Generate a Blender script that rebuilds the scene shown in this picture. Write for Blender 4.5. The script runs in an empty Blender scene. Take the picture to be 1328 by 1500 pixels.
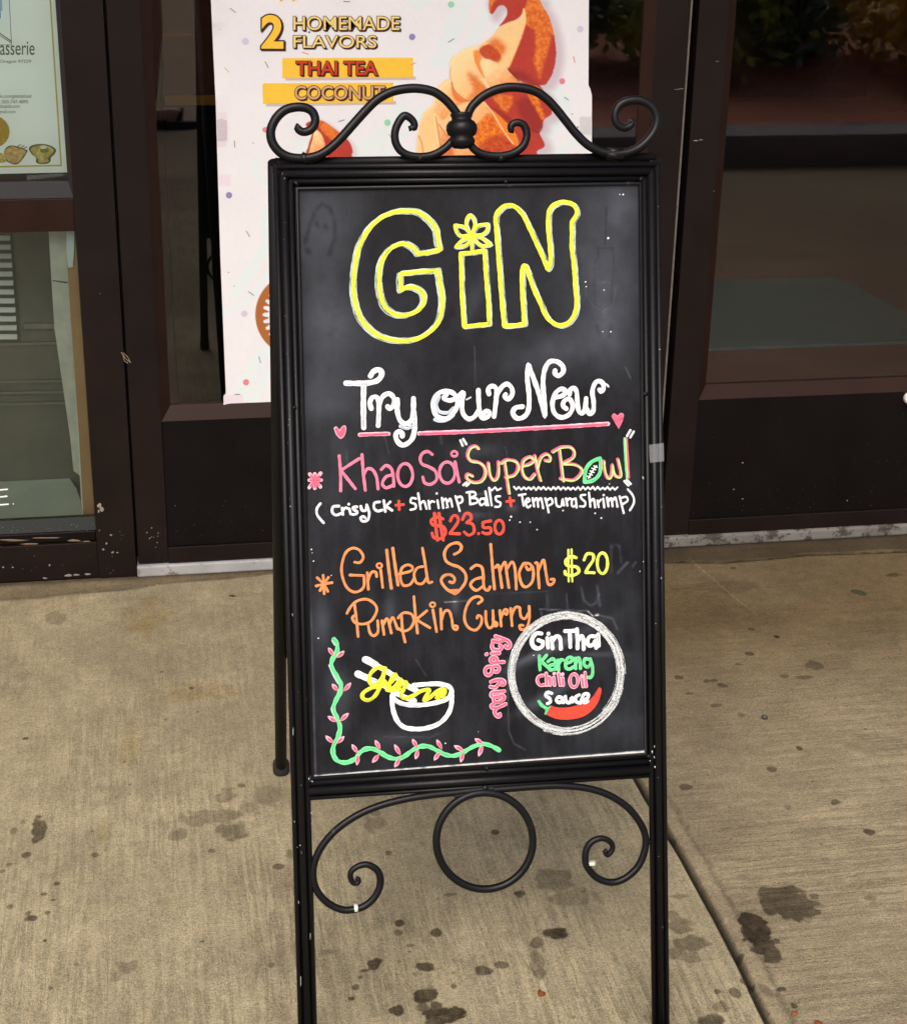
import bpy, bmesh, math, random
import numpy as np
from mathutils import Vector, Matrix
from mathutils.geometry import tessellate_polygon
random.seed(7); RNG = np.random.default_rng(11)
S = bpy.context.scene; COL = S.collection
R = math.radians

# ------------------------------------------------------------------ camera
F = 2430.0; CX, CY = 664.0, 750.0                 # focal length in photo pixels, photo centre
PITCH, ROLL, YAW = R(22.34451), R(1.17052), R(10.63480)
H = 1.35                                           # camera height; the camera stands over the origin
WY = 2.983                                         # y of the shop front
fw = Vector((math.sin(YAW)*math.cos(PITCH), math.cos(YAW)*math.cos(PITCH), -math.sin(PITCH)))
r0 = Vector((math.cos(YAW), -math.sin(YAW), 0)); u0 = r0.cross(fw)
rt = math.cos(ROLL)*r0 + math.sin(ROLL)*u0; up = -math.sin(ROLL)*r0 + math.cos(ROLL)*u0
C0 = Vector((0, 0, H))
cd = bpy.data.cameras.new('camera'); cam = bpy.data.objects.new('camera', cd); COL.objects.link(cam)
cam.matrix_world = Matrix(((rt.x, up.x, -fw.x, 0), (rt.y, up.y, -fw.y, 0), (rt.z, up.z, -fw.z, H), (0, 0, 0, 1)))
cd.sensor_fit = 'VERTICAL'; cd.sensor_height = 24; cd.lens = 24*F/1500; cd.clip_end = 500; cd.clip_start = .02
S.camera = cam; S.render.resolution_x = 906; S.render.resolution_y = 1024

# ------------------------------------------------------------------ light
W = bpy.data.worlds.new('World'); S.world = W; W.use_nodes = True
nt = W.node_tree; bg = nt.nodes['Background']; sky = nt.nodes.new('ShaderNodeTexSky')
SUN_EL, SUN_AZ = R(52), R(200)                     # azimuth clockwise from +Y: behind the photographer
sky.sky_type = 'NISHITA'; sky.sun_disc = False; sky.sun_elevation = SUN_EL; sky.sun_rotation = SUN_AZ
sky.air_density = .6; sky.dust_density = 6.0; sky.ozone_density = .3
nt.links.new(sky.outputs[0], bg.inputs[0]); bg.inputs[1].default_value = .15
sl = bpy.data.lights.new('sun', 'SUN'); sl.energy = 0.9; sl.angle = R(40); sl.color = (1, .965, .91)
so = bpy.data.objects.new('sun', sl); COL.objects.link(so)
sd = Vector((math.sin(SUN_AZ)*math.cos(SUN_EL), math.cos(SUN_AZ)*math.cos(SUN_EL), math.sin(SUN_EL)))
so.rotation_euler = sd.to_track_quat('Z', 'Y').to_euler(); so.location = (0, -3, 6)
S.view_settings.view_transform = 'Standard'; S.view_settings.look = 'None'
S.view_settings.exposure = 0.50; S.view_settings.gamma = 1; S.view_settings.use_curve_mapping = False

# ------------------------------------------------------------------ photo measuring helpers (surveyed planes)
def ray(x, y): return rt*((x-CX)/F) + up*(-(y-CY)/F) + fw
def wall(x, y, d=0.0):                             # point of the shop front, d metres behind its face
    v = ray(x, y); return C0 + v*((WY+d)/v.y)
def ground(x, y, z=0.0):
    v = ray(x, y); return C0 + v*((z-H)/v.z)
# board plane of the A-frame sign (leans 15 degrees)
SC = .905
QB = Matrix(((.999989579, -.000279085, .004556819), (-.000917993, .965451187, .260582354), (-.004472111, -.260583821, .965440869)))
BC = C0 + (Vector((.380451644, 1.88101011, .601603347)) - C0)*SC
BN = -(QB @ Vector((0, 1, 0)))                     # towards the camera side
BU = QB @ Vector((1, 0, 0)); BV = QB @ Vector((0, 0, 1))
def buv(x, y):                                     # photo point -> board coordinates in metres
    v = ray(x, y); t = ((BC-C0).dot(BN))/v.dot(BN); P = C0+v*t-BC
    return (P.dot(BU), P.dot(BV))
def bpt(u, v, o=0.0): return BC + BU*u + BV*v + BN*o
def board(x, y, o=0.0): return bpt(*buv(x, y), o)
PXM = .000735                                       # metres per photo pixel on the board

# ------------------------------------------------------------------ materials
def lin(c): return tuple(((v/255)/12.92 if v/255 <= .04045 else ((v/255+.055)/1.055)**2.4) for v in c[:3]) + (1,)
MATS = {}
def mat(name, srgb, rough=.6, metal=0.0, var=.12, vscale=30, bump=0.0, bscale=300, spec=.5, coat=0.0):
    if name in MATS: return MATS[name]
    m = bpy.data.materials.new(name); m.use_nodes = True; n = m.node_tree.nodes; l = m.node_tree.links
    b = n['Principled BSDF']; c = lin(srgb)
    b.inputs['Roughness'].default_value = rough; b.inputs['Metallic'].default_value = metal
    b.inputs['Specular IOR Level'].default_value = spec; b.inputs['Coat Weight'].default_value = coat
    tc = n.new('ShaderNodeTexCoord'); no = n.new('ShaderNodeTexNoise'); no.inputs['Scale'].default_value = vscale
    no.inputs['Detail'].default_value = 5; l.new(tc.outputs['Object'], no.inputs['Vector'])
    mx = n.new('ShaderNodeMix'); mx.data_type = 'RGBA'; l.new(no.outputs['Fac'], mx.inputs['Factor'])
    mx.inputs['A'].default_value = tuple(v*(1-var) for v in c[:3])+(1,); mx.inputs['B'].default_value = tuple(min(1, v*(1+var)) for v in c[:3])+(1,)
    l.new(mx.outputs['Result'], b.inputs['Base Color'])
    if bump:
        nb = n.new('ShaderNodeTexNoise'); nb.inputs['Scale'].default_value = bscale; nb.inputs['Detail'].default_value = 3
        l.new(tc.outputs['Object'], nb.inputs['Vector']); bu = n.new('ShaderNodeBump'); bu.inputs['Strength'].default_value = bump
        bu.inputs['Distance'].default_value = .001; l.new(nb.outputs['Fac'], bu.inputs['Height']); l.new(bu.outputs[0], b.inputs['Normal'])
    MATS[name] = m; return m
def nodes_mat(name):
    m = bpy.data.materials.new(name); m.use_nodes = True; MATS[name] = m
    return m, m.node_tree.nodes, m.node_tree.links, m.node_tree.nodes['Principled BSDF']

def worn_metal(name, base, chip, amount=.68, rough=.45, spec=.3):
    m, n, l, b = nodes_mat(name); b.inputs['Specular IOR Level'].default_value = spec; tc = n.new('ShaderNodeTexCoord')
    a = n.new('ShaderNodeTexNoise'); a.inputs['Scale'].default_value = 34; a.inputs['Detail'].default_value = 8; a.inputs['Roughness'].default_value = .7
    l.new(tc.outputs['Object'], a.inputs['Vector'])
    r = n.new('ShaderNodeValToRGB'); r.color_ramp.elements[0].position = amount; r.color_ramp.elements[1].position = amount+.05
    l.new(a.outputs['Fac'], r.inputs['Fac'])
    a2 = n.new('ShaderNodeTexNoise'); a2.inputs['Scale'].default_value = 12; a2.inputs['Detail'].default_value = 6; l.new(tc.outputs['Object'], a2.inputs['Vector'])
    m0 = n.new('ShaderNodeMix'); m0.data_type = 'RGBA'; m0.inputs['A'].default_value = lin(tuple(v*.8 for v in base)); m0.inputs['B'].default_value = lin(tuple(v*1.25 for v in base))
    l.new(a2.outputs['Fac'], m0.inputs['Factor'])
    mx = n.new('ShaderNodeMix'); mx.data_type = 'RGBA'; mx.inputs['B'].default_value = lin(chip)
    l.new(m0.outputs['Result'], mx.inputs['A']); l.new(r.outputs['Color'], mx.inputs['Factor']); l.new(mx.outputs['Result'], b.inputs['Base Color'])
    mr = n.new('ShaderNodeMapRange'); mr.inputs['To Min'].default_value = rough-.1; mr.inputs['To Max'].default_value = rough+.15
    l.new(a2.outputs['Fac'], mr.inputs['Value']); l.new(mr.outputs[0], b.inputs['Roughness'])
    bu = n.new('ShaderNodeBump'); bu.inputs['Strength'].default_value = .25; bu.inputs['Distance'].default_value = .0008
    nb = n.new('ShaderNodeTexNoise'); nb.inputs['Scale'].default_value = 220; l.new(tc.outputs['Object'], nb.inputs['Vector'])
    l.new(nb.outputs['Fac'], bu.inputs['Height']); l.new(bu.outputs[0], b.inputs['Normal'])
    return m

IRON = worn_metal('black_iron', (14, 14, 16), (84, 74, 64), .665, .36, .22)
IRON2 = worn_metal('dark_iron', (13, 12, 12), (50, 42, 36), .72, .5, .2)
BRONZE = worn_metal('bronze_aluminium', (24, 17, 15), (46, 38, 35), .72, .42, .18)
BEADM = worn_metal('bronze_bead', (40, 25, 20), (56, 44, 38), .72, .42, .10)
PANELM = worn_metal('dark_panel', (13, 9, 9), (34, 29, 30), .71, .45, .15)
BLACKG = mat('black_gap', (12, 11, 11), .7)
RUB = mat('rubber', (34, 28, 25), .8, var=.3)

def glass_mat(name, tint, refl=.1):
    m, n, l, b = nodes_mat(name); n.remove(b); out = n['Material Output']
    t = n.new('ShaderNodeBsdfTransparent'); t.inputs[0].default_value = tint
    g = n.new('ShaderNodeBsdfGlossy'); g.inputs['Roughness'].default_value = .012; g.inputs[0].default_value = (.95, .97, 1, 1)
    fr = n.new('ShaderNodeFresnel'); fr.inputs[0].default_value = 1.5
    ml = n.new('ShaderNodeMath'); ml.operation = 'MULTIPLY_ADD'; ml.inputs[1].default_value = 1.0; ml.inputs[2].default_value = refl
    l.new(fr.outputs[0], ml.inputs[0]); mx = n.new('ShaderNodeMixShader')
    # slight smears on the pane
    tc = n.new('ShaderNodeTexCoord'); no = n.new('ShaderNodeTexNoise'); no.inputs['Scale'].default_value = 5; no.inputs['Detail'].default_value = 6
    l.new(tc.outputs['Object'], no.inputs['Vector']); mr = n.new('ShaderNodeMapRange'); mr.inputs['From Min'].default_value = .3; mr.inputs['From Max'].default_value = .8
    mr.inputs['To Min'].default_value = .008; mr.inputs['To Max'].default_value = .03; l.new(no.outputs['Fac'], mr.inputs['Value']); l.new(mr.outputs[0], g.inputs['Roughness'])
    l.new(ml.outputs[0], mx.inputs[0]); l.new(t.outputs[0], mx.inputs[1]); l.new(g.outputs[0], mx.inputs[2]); l.new(mx.outputs[0], out.inputs[0])
    return m
GLASS = glass_mat('tinted_glass', (.84, .83, .82, 1), .038)
GLASSW = glass_mat('green_glass', (.86, .95, .92, 1), .015)

def clear_tape():
    m, n, l, b = nodes_mat('clear_tape'); b.inputs['Base Color'].default_value = lin((190, 192, 194)); b.inputs['Roughness'].default_value = .25
    b.inputs['Alpha'].default_value = .15; return m
TAPE = clear_tape()

# ------------------------------------------------------------------ object helpers
def link(name, me, m=None, parent=None, smooth=False):
    o = bpy.data.objects.new(name, me); COL.objects.link(o)
    if m is not None:
        for k in (m if isinstance(m, (list, tuple)) else [m]): me.materials.append(k)
    if parent is not None:
        o.parent = parent; o.matrix_parent_inverse = Matrix.Translation(-parent.location)
    if smooth:
        for p in me.polygons: p.use_smooth = True
    return o
def tag(o, label=None, cat=None, group=None, kind=None):
    for k, v in (('label', label), ('category', cat), ('group', group), ('kind', kind)):
        if v: o[k] = v
    return o
def empty(name, loc, label, cat, group=None):
    o = bpy.data.objects.new(name, None); COL.objects.link(o); o.location = loc; o.empty_display_size = .05
    return tag(o, label, cat, group)
class MB:
    """collects faces for one mesh object"""
    def __init__(s): s.v = []; s.f = []; s.mi = []
    def add(s, vs, fs, mi=0):
        o = len(s.v); s.v += [tuple(p) for p in vs]; s.f += [tuple(i+o for i in f) for f in fs]; s.mi += [mi]*len(fs)
    def box(s, x0, x1, y0, y1, z0, z1, mi=0):
        s.add([(x, y, z) for x in (x0, x1) for y in (y0, y1) for z in (z0, z1)],
              [(0, 1, 3, 2), (4, 6, 7, 5), (0, 4, 5, 1), (2, 3, 7, 6), (0, 2, 6, 4), (1, 5, 7, 3)], mi)
    def tube(s, pts, rad, n=12, closed=False, mi=0, mitre=True, flat=None):
        P = [Vector(p) for p in pts]; m = len(P); rad = rad if isinstance(rad, (list, tuple)) else [rad]*m
        T = []
        for i in range(m):
            a = P[(i-1) % m] if (closed or i > 0) else None; c = P[(i+1) % m] if (closed or i < m-1) else None
            t1 = (P[i]-a).normalized() if a is not None else None; t2 = (c-P[i]).normalized() if c is not None else None
            t = (t1+t2) if (t1 is not None and t2 is not None) else (t1 or t2)
            T.append((t.normalized(), t1, t2))
        ref = BN if flat is None else flat
        base = len(s.v)
        for i in range(m):
            t, t1, t2 = T[i]; nrm = ref - t*ref.dot(t)
            if nrm.length < 1e-4: nrm = Vector((0, 0, 1)) - t*t.z
            nrm.normalize(); bi = t.cross(nrm)
            k = 1.0
            if mitre and t1 is not None and t2 is not None:
                c = max(-.99, min(1, t1.dot(t2))); k = min(1/max(.3, math.sqrt((1+c)/2)), 1.6)
            for j in range(n):
                a = 2*math.pi*j/n
                s.v.append(tuple(P[i] + nrm*(rad[i]*math.cos(a)) + bi*(rad[i]*k*math.sin(a))))
        for i in range(m if closed else m-1):
            for j in range(n):
                a = base+i*n+j; b = base+i*n+(j+1) % n; c = base+((i+1) % m)*n+(j+1) % n; d = base+((i+1) % m)*n+j
                s.f.append((a, b, c, d)); s.mi.append(mi)
        if not closed:
            s.f.append(tuple(base+j for j in reversed(range(n)))); s.mi.append(mi)
            s.f.append(tuple(base+(m-1)*n+j for j in range(n))); s.mi.append(mi)
    def lathe(s, prof, org, ax=Vector((0, 0, 1)), n=24, mi=0):
        ax = ax.normalized(); a = ax.orthogonal().normalized(); b = ax.cross(a); base = len(s.v); m = len(prof)
        for r, h in prof:
            for j in range(n):
                t = 2*math.pi*j/n; s.v.append(tuple(org + ax*h + a*(r*math.cos(t)) + b*(r*math.sin(t))))
        for i in range(m-1):
            for j in range(n): s.f.append((base+i*n+j, base+i*n+(j+1) % n, base+(i+1)*n+(j+1) % n, base+(i+1)*n+j)); s.mi.append(mi)
        s.f.append(tuple(base+j for j in reversed(range(n)))); s.mi.append(mi); s.f.append(tuple(base+(m-1)*n+j for j in range(n))); s.mi.append(mi)
    def build(s, name, m=None, parent=None, smooth=False, bevel=0):
        me = bpy.data.meshes.new(name); me.from_pydata(s.v, [], s.f); me.update()
        o = link(name, me, m, parent)
        if any(s.mi): me.polygons.foreach_set('material_index', s.mi)
        b = bmesh.new(); b.from_mesh(me); bmesh.ops.recalc_face_normals(b, faces=b.faces); b.to_mesh(me); b.free()
        if smooth:
            for p in me.polygons: p.use_smooth = len(p.vertices) == 4
        if bevel:
            md = o.modifiers.new('bevel', 'BEVEL'); md.width = bevel; md.segments = 2; md.limit_method = 'ANGLE'
        return o
def box_obj(name, m, parent, *b, bevel=.0015):
    k = MB(); k.box(*b); return k.build(name, m, parent, bevel=bevel)

def catmull(pts, step, closed=False):
    P = [np.array(p, float) for p in pts]
    if len(P) < 2: return P
    if len(P) == 2 and not closed:
        n = max(1, int(np.hypot(*(P[1]-P[0]))/step)); return [P[0]+(P[1]-P[0])*i/n for i in range(n+1)]
    out = []; m = len(P)
    for i in range(m if closed else m-1):
        if closed: a, b, c, d = P[(i-1) % m], P[i], P[(i+1) % m], P[(i+2) % m]
        else: a, b, c, d = P[max(i-1, 0)], P[i], P[i+1], P[min(i+2, m-1)]
        n = max(1, int(np.hypot(*(c-b))/step))
        for k in range(n):
            t = k/n
            out.append(.5*((2*b)+(c-a)*t+(2*a-5*b+4*c-d)*t*t+(3*b-a-3*c+d)*t**3))
    if not closed: out.append(P[-1])
    return out

# value noise on arrays
def vnoise(x, y, seed=0):
    g = np.random.default_rng(seed).random((64, 64)); xi = np.floor(x).astype(int); yi = np.floor(y).astype(int)
    fx = x-xi; fy = y-yi; fx = fx*fx*(3-2*fx); fy = fy*fy*(3-2*fy)
    q = lambda i, j: g[i % 64, j % 64]
    return (q(xi, yi)*(1-fx)+q(xi+1, yi)*fx)*(1-fy)+(q(xi, yi+1)*(1-fx)+q(xi+1, yi+1)*fx)*fy
def fbm(x, y, seed=0, o=4):
    s = 0; a = .5; t = 0
    for k in range(o): s = s+a*vnoise(x*2**k, y*2**k, seed+k); t += a; a *= .5
    return s/t
def sstep(a, b, x):
    t = np.clip((x-a)/(b-a), 0, 1); return t*t*(3-2*t)
def seg_dist(X, Y, pts):
    d = np.full(X.shape, 1e9)
    for (ax, ay), (bx, by) in zip(pts[:-1], pts[1:]):
        vx, vy = bx-ax, by-ay; t = np.clip(((X-ax)*vx+(Y-ay)*vy)/max(vx*vx+vy*vy, 1e-12), 0, 1)
        d = np.minimum(d, np.hypot(X-ax-t*vx, Y-ay-t*vy))
    return d
def grid_mesh(name, xs, ys, zfun, attrs):
    X, Y = np.meshgrid(xs, ys, indexing='xy'); Z = zfun(X, Y); ny, nx = X.shape
    me = bpy.data.meshes.new(name); me.vertices.add(nx*ny)
    me.vertices.foreach_set('co', np.stack([X, Y, Z], -1).astype(np.float32).ravel())
    i = (np.arange(ny-1)[:, None]*nx+np.arange(nx-1)[None]).ravel()
    q = np.stack([i, i+1, i+nx+1, i+nx], -1).astype(np.int32); nf = len(q)
    me.loops.add(nf*4); me.loops.foreach_set('vertex_index', q.ravel())
    me.polygons.add(nf); me.polygons.foreach_set('loop_start', np.arange(nf, dtype=np.int32)*4)
    me.update(calc_edges=True)
    for nm, (typ, fun) in attrs.items():
        a = me.attributes.new(nm, typ, 'POINT'); v = fun(X, Y).astype(np.float32)
        a.data.foreach_set('color' if typ == 'FLOAT_COLOR' else 'value', v.ravel())
    me.polygons.foreach_set('use_smooth', np.ones(nf, dtype=bool))
    return me

# ------------------------------------------------------------------ ground
g0 = MB(); g0.add([(-60, -60, -.02), (60, -60, -.02), (60, 40, -.02), (-60, 40, -.02)], [(0, 1, 2, 3)])
ASPH = mat('asphalt', (72, 70, 68), .9, var=.3, vscale=200, bump=.6, bscale=400)
tag(g0.build('ground', ASPH), kind='structure')

jpts = [(925, 1128), (980, 1222), (1000, 1255), (1050, 1345), (1085, 1412), (1120, 1487), (1150, 1545)]
J = [tuple(ground(*p)[:2]) for p in jpts]
dx = (J[-1][0]-J[0][0])/(J[-1][1]-J[0][1])
J = [(J[0][0]+dx*(2.9-J[0][1]), 2.9)] + J + [(J[-1][0]+dx*(-.9-J[-1][1]), -.95)]
jy = np.array([p[1] for p in J][::-1]); jx = np.array([p[0] for p in J][::-1])
def jointx(Y): return np.interp(Y, jy, jx)
crackR = [tuple(ground(*p)[:2]) for p in [(900, 826), (970, 823), (1060, 824), (1130, 818), (1180, 813), (1240, 811), (1328, 808), (1500, 800)]]
edgeL = [tuple(ground(*p)[:2]) for p in [(-200, 890), (0, 880), (60, 875), (120, 868), (200, 862), (300, 848), (397, 838), (520, 832)]]
crY = lambda X: np.interp(X, [p[0] for p in crackR], [p[1] for p in crackR]); elY = lambda X: np.interp(X, [p[0] for p in edgeL], [p[1] for p in edgeL])
# x, y, rx, ry (photo px), strength, warm
STAINS = [(215,909,48,36,.25,1),(285,1015,75,17,.2,1),(190,1090,22,45,.16,1),(85,905,14,9,.3,0),(38,1082,5,2,.8,0),(281,1008,3,2,.6,0),(330,1166,13,9,.38,0),(354,1151,5,3,.6,0),
(58,1216,10,20,.75,0),(20,1218,5,5,.5,0),(35,1203,6,6,.4,0),(39,1253,6,4,.65,0),(140,1253,5,3,.6,0),(4,1276,4,3,.5,0),(14,1266,5,3,.5,0),(83,1295,4,3,.7,0),(64,1310,7,2.5,.7,0),(78,1318,7,3,.7,0),(48,1345,10,4,.75,0),(15,1328,7,5,.55,0),(42,1337,4,3,.6,0),(70,1337,4,3,.6,0),(66,1378,4,3,.85,0),(75,1447,3,3,.6,0),
(295,1198,28,11,.35,0),(258,1222,15,8,.42,0),(330,1195,19,10,.45,0),(342,1218,18,12,.52,0),(392,1165,15,18,.25,0),(365,1185,10,9,.25,0),(408,1269,7,3.5,.65,0),(425,1250,5,10,.4,0),(310,1246,5,3,.5,0),(185,1417,15,12,.4,0),(170,1430,9,8,.3,0),(305,1420,14,22,.2,0),(150,1215,12,20,.18,1),(296,1379,4,2,.6,0),(398,1413,6,4,.5,0),(113,1412,4,3,.5,0),
(546,1206,16,12,.35,0),(550,1190,6,4,.42,0),(725,1219,5,4,.75,0),(569,1249,4,3,.55,0),(812,1290,24,20,.42,0),(835,1315,28,14,.3,0),(857,1310,11,6,.62,0),(808,1317,6,5,.5,0),(760,1309,10,5,.78,0),(818,1366,20,9,.88,0),(785,1381,9,9,.6,0),(787,1405,8,16,.45,0),(790,1428,10,10,.55,0),(782,1417,7,6,.4,0),(660,1310,10,2.5,.5,0),
(585,1353,7,5,.8,0),(583,1366,6,4,.6,0),(640,1367,7,5,.78,0),(600,1385,8,3,.5,0),(599,1394,4,3,.5,0),(548,1411,13,8,.82,0),(533,1422,10,4,.72,0),(527,1431,4,3,.65,0),(520,1446,5,4,.7,0),(515,1463,5,3,.8,0),(622,1416,13,6.5,.82,0),(609,1427,5,4,.4,0),(584,1408,5,3,.4,0),(707,1423,11,6,.72,0),(735,1414,9,6,.62,0),(665,1445,6,5,.62,0),(622,1457,14,10,.85,0),(618,1476,9,7,.72,0),(582,1480,11,8,.8,0),(637,1475,9,8,.8,0),(650,1487,26,12,.9,0),(638,1497,16,9,.8,0),(664,1424,4,3,.4,0),(480,1395,14,4,.35,0),(840,1490,5,3,.5,0),
(1148,1322,34,20,.75,0),(1170,1326,24,17,.7,0),(1188,1336,9,5,.6,0),(1190,1312,7,4,.6,0),(1098,1349,18,13,.88,0),(1106,1366,18,15,.9,0),(1118,1387,17,14,.85,0),(1128,1400,13,9,.75,0),(1137,1380,6,4,.65,0),(1275,1219,9,5,.75,0),(1275,1315,9,4,.42,0),(1192,1392,8,5,.5,1),(1144,1449,7,4,.72,0),(1163,1473,6,5,.72,0),(1207,1434,5,4,.4,1),
(995,1355,15,12,.5,0),(1010,1385,24,10,.58,0),(985,1395,11,8,.45,0),(985,1340,8,5,.42,0),(995,1313,14,3,.42,0),(1075,1455,9,8,.65,0),(1050,1453,6,4,.65,0),(1055,1475,10,7,.5,0),(1040,1497,18,9,.75,0),(1085,1400,9,7,.7,0),(1092,1437,7,5,.7,0),(1098,1452,5,4,.7,0),(1103,1441,3,3,.7,0),(1120,1450,9,12,.4,0),(985,1227,4,5,.55,0),(1010,1400,18,9,.3,0),
(1225,1175,7,4,.7,0),(1003,1153,9,4,.62,0),(1153,1183,5,3,.4,0),(1308,842,9,3,.6,0),(1073,832,6,2,.6,0),(1100,922,5,2,.6,0),(1137,933,3,2,.85,0),(1097,958,7,3,.65,0),(1080,973,6,2,.5,0),(994,992,6,3,.65,0),(1042,997,12,3,.6,0),(1057,1004,7,3,.6,0),(1008,1016,6,2,.5,0),(1190,975,15,6,.5,0),(1147,990,6,3,.5,0),(1175,992,13,3,.5,0),(1050,1033,9,2,.5,0),(1085,1047,7,3,.5,0),(1170,1096,4,3,.75,0),(1130,1127,8,4,.6,0),(1290,1090,60,14,.18,0),(1060,860,60,8,.2,0),(1040,905,70,20,.12,0),(1250,930,90,20,.12,0)]
for _ in range(150):                               # small specks of dirt
    STAINS.append((RNG.uniform(0, 1328), RNG.uniform(870, 1500), RNG.uniform(1, 2.4), RNG.uniform(.8, 1.6), RNG.uniform(.3, .7), 0))
def gcolor(X, Y):
    global STN, STK
    STN = np.zeros(X.shape); STK = np.zeros(X.shape)
    jx_ = jointx(Y); right = sstep(-.001, .001, X-jx_)[..., None]
    big = fbm(X*2.3+9, Y*2.3+3, 5)[..., None]; mid = fbm(X*14, Y*14, 21)[..., None]; fine = fbm(X*70, Y*70, 41, 3)[..., None]
    cl = np.array(lin((188, 176, 143))[:3]); cr = np.array(lin((167, 154, 125))[:3])
    right = np.maximum(right, sstep(1.25, 1.0, Y)[..., None])
    c = cl*(1-right)+cr*right
    shade_dirt = (sstep(2.0, 2.75, Y)*(.15+.42*right[..., 0]))[..., None]*(.6+.8*big)*np.array([.9, 1, 1.12])  # slab colour darkened towards the doors: painted shade plus some grime
    c = c*(.72+.56*big)*(.78+.44*mid)*(.84+.32*fine)*(1-shade_dirt)
    stain = np.zeros(X.shape); warm = np.zeros(X.shape)
    for (px, py, rx, ry, k, w) in STAINS:
        p = ground(px, py); ax = (ground(px+1, py)-ground(px-1, py)).length/2*rx; ay = (ground(px, py+1)-ground(px, py-1)).length/2*ry
        x0, x1 = np.searchsorted(GX, [p.x-1.8*ax-.01, p.x+1.8*ax+.01]); y0, y1 = np.searchsorted(GY, [p.y-1.8*ay-.01, p.y+1.8*ay+.01])
        if x1 <= x0 or y1 <= y0: continue
        xs = X[y0:y1, x0:x1]; ys = Y[y0:y1, x0:x1]
        d = np.hypot((xs-p.x)/ax, (ys-p.y)/ay) + (fbm(xs*90+px, ys*90+py, 61, 3)-.5)*1.3 + (fbm(xs*25+px, ys*25, 67, 2)-.5)*.7
        m = sstep(1.12, .74 if not w else .1, d)*min(1, k*1.12)
        if w: warm[y0:y1, x0:x1] = np.maximum(warm[y0:y1, x0:x1], m)
        else:
            r_ = sstep(1.55, .35, d); o_ = STN[y0:y1, x0:x1]; k_ = STK[y0:y1, x0:x1]; up_ = r_ > o_; k_[up_ & (r_ > .02)] = min(1, k*1.1); o_[up_] = r_[up_]
    c = c*(1-warm[..., None]*np.array([.40, .70, 1.35]))
    # band of dirt along the wall
    n1 = fbm(X*9, Y*30, 77)
    bandR = sstep(-.006, .006, Y-crY(X))*right[..., 0]; bandL = sstep(-.010, .006, Y-elY(X)+(n1-.5)*.03)*(1-right[..., 0])
    c = c*(1-.52*bandR[..., None]*(.7+.6*n1[..., None]))*(1-.50*bandL[..., None]*(.6+.7*n1[..., None])*np.array([.92, 1, 1.06]))
    el_ = np.exp(-((Y-elY(X)+(n1-.5)*.03+(fbm(X*50, Y*50, 97)-.5)*.012)/.006)**2)*(1-right[..., 0]); c = c*(1-.30*el_[..., None])
    ck = np.exp(-((Y-crY(X)+(fbm(X*60, Y*0, 91)-.5)*.008)/.0035)**2)*right[..., 0]; c = c*(1-.8*ck[..., None])
    lt = np.exp(-((Y-crY(X)-.009)/.004)**2)*right[..., 0]*sstep(.45, .7, fbm(X*30, Y*20, 95)); c = c*(1+.7*lt[..., None])
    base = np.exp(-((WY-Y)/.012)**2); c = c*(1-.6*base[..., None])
    # joint: dark groove, smooth tooled lip on the right
    j = X-jx_; far = sstep(2.86, 2.84, Y)
    gr = np.exp(-(j/.0058)**4)*far; c = c*(1-.93*gr[..., None])
    lip = sstep(.003, .008, j)*sstep(.034, .022, j)*far; c = c*(1+lip[..., None]*(.12+.25*(fbm(X*40, Y*12, 33)-.5))[..., None])
    le = np.exp(-((j-.030+(fbm(X*0, Y*70, 35)-.5)*.008)/.004)**2)*far; c = c*(1-.35*le[..., None])
    ll = np.exp(-((j+.008)/.003)**2)*far; c = c*(1+.25*ll[..., None])
    s = [tuple(ground(*p)[:2]) for p in [(1008, 817), (1040, 845), (1075, 875), (1108, 900)]]
    sc = np.exp(-(seg_dist(X, Y, s)/.0016)**2); c = c*(1+.7*sc[..., None])
    return np.concatenate([np.clip(c, .004, .8), np.ones(X.shape+(1,))], -1)
def gz(X, Y):
    j = X-jointx(Y); far = sstep(2.86, 2.84, Y)
    z = -.011*np.exp(-(j/.0052)**4)*far - .002*np.exp(-((j-.030)/.004)**2)*far
    z = z-.004*np.exp(-((Y-crY(X))/.0035)**2)*sstep(-.001, .001, j)
    return z+.0012*(fbm(X*6, Y*6, 15)-.5)
fx = np.arange(-.46, 1.62, .0032); fy = np.arange(1.28, 2.99, .0032)
GX = np.concatenate([np.linspace(-9, -.6, 16), np.linspace(-.58, -.464, 6), fx, np.linspace(1.63, 1.8, 8), np.linspace(2, 12, 16)])
GY = np.concatenate([np.linspace(-.97, 1.1, 60), np.linspace(1.13, 1.27, 20), fy])
gm = grid_mesh('walkway', GX, GY, gz, {'albedo': ('FLOAT_COLOR', gcolor), 'slab': ('FLOAT', lambda X, Y: sstep(-.001, .001, X-jointx(Y))), 'stain': ('FLOAT', lambda X, Y: STN), 'stain_strength': ('FLOAT', lambda X, Y: STK), 'lip': ('FLOAT', lambda X, Y: 1-sstep(.012, .034, np.abs(X-jointx(Y)-.008)))})
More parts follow.
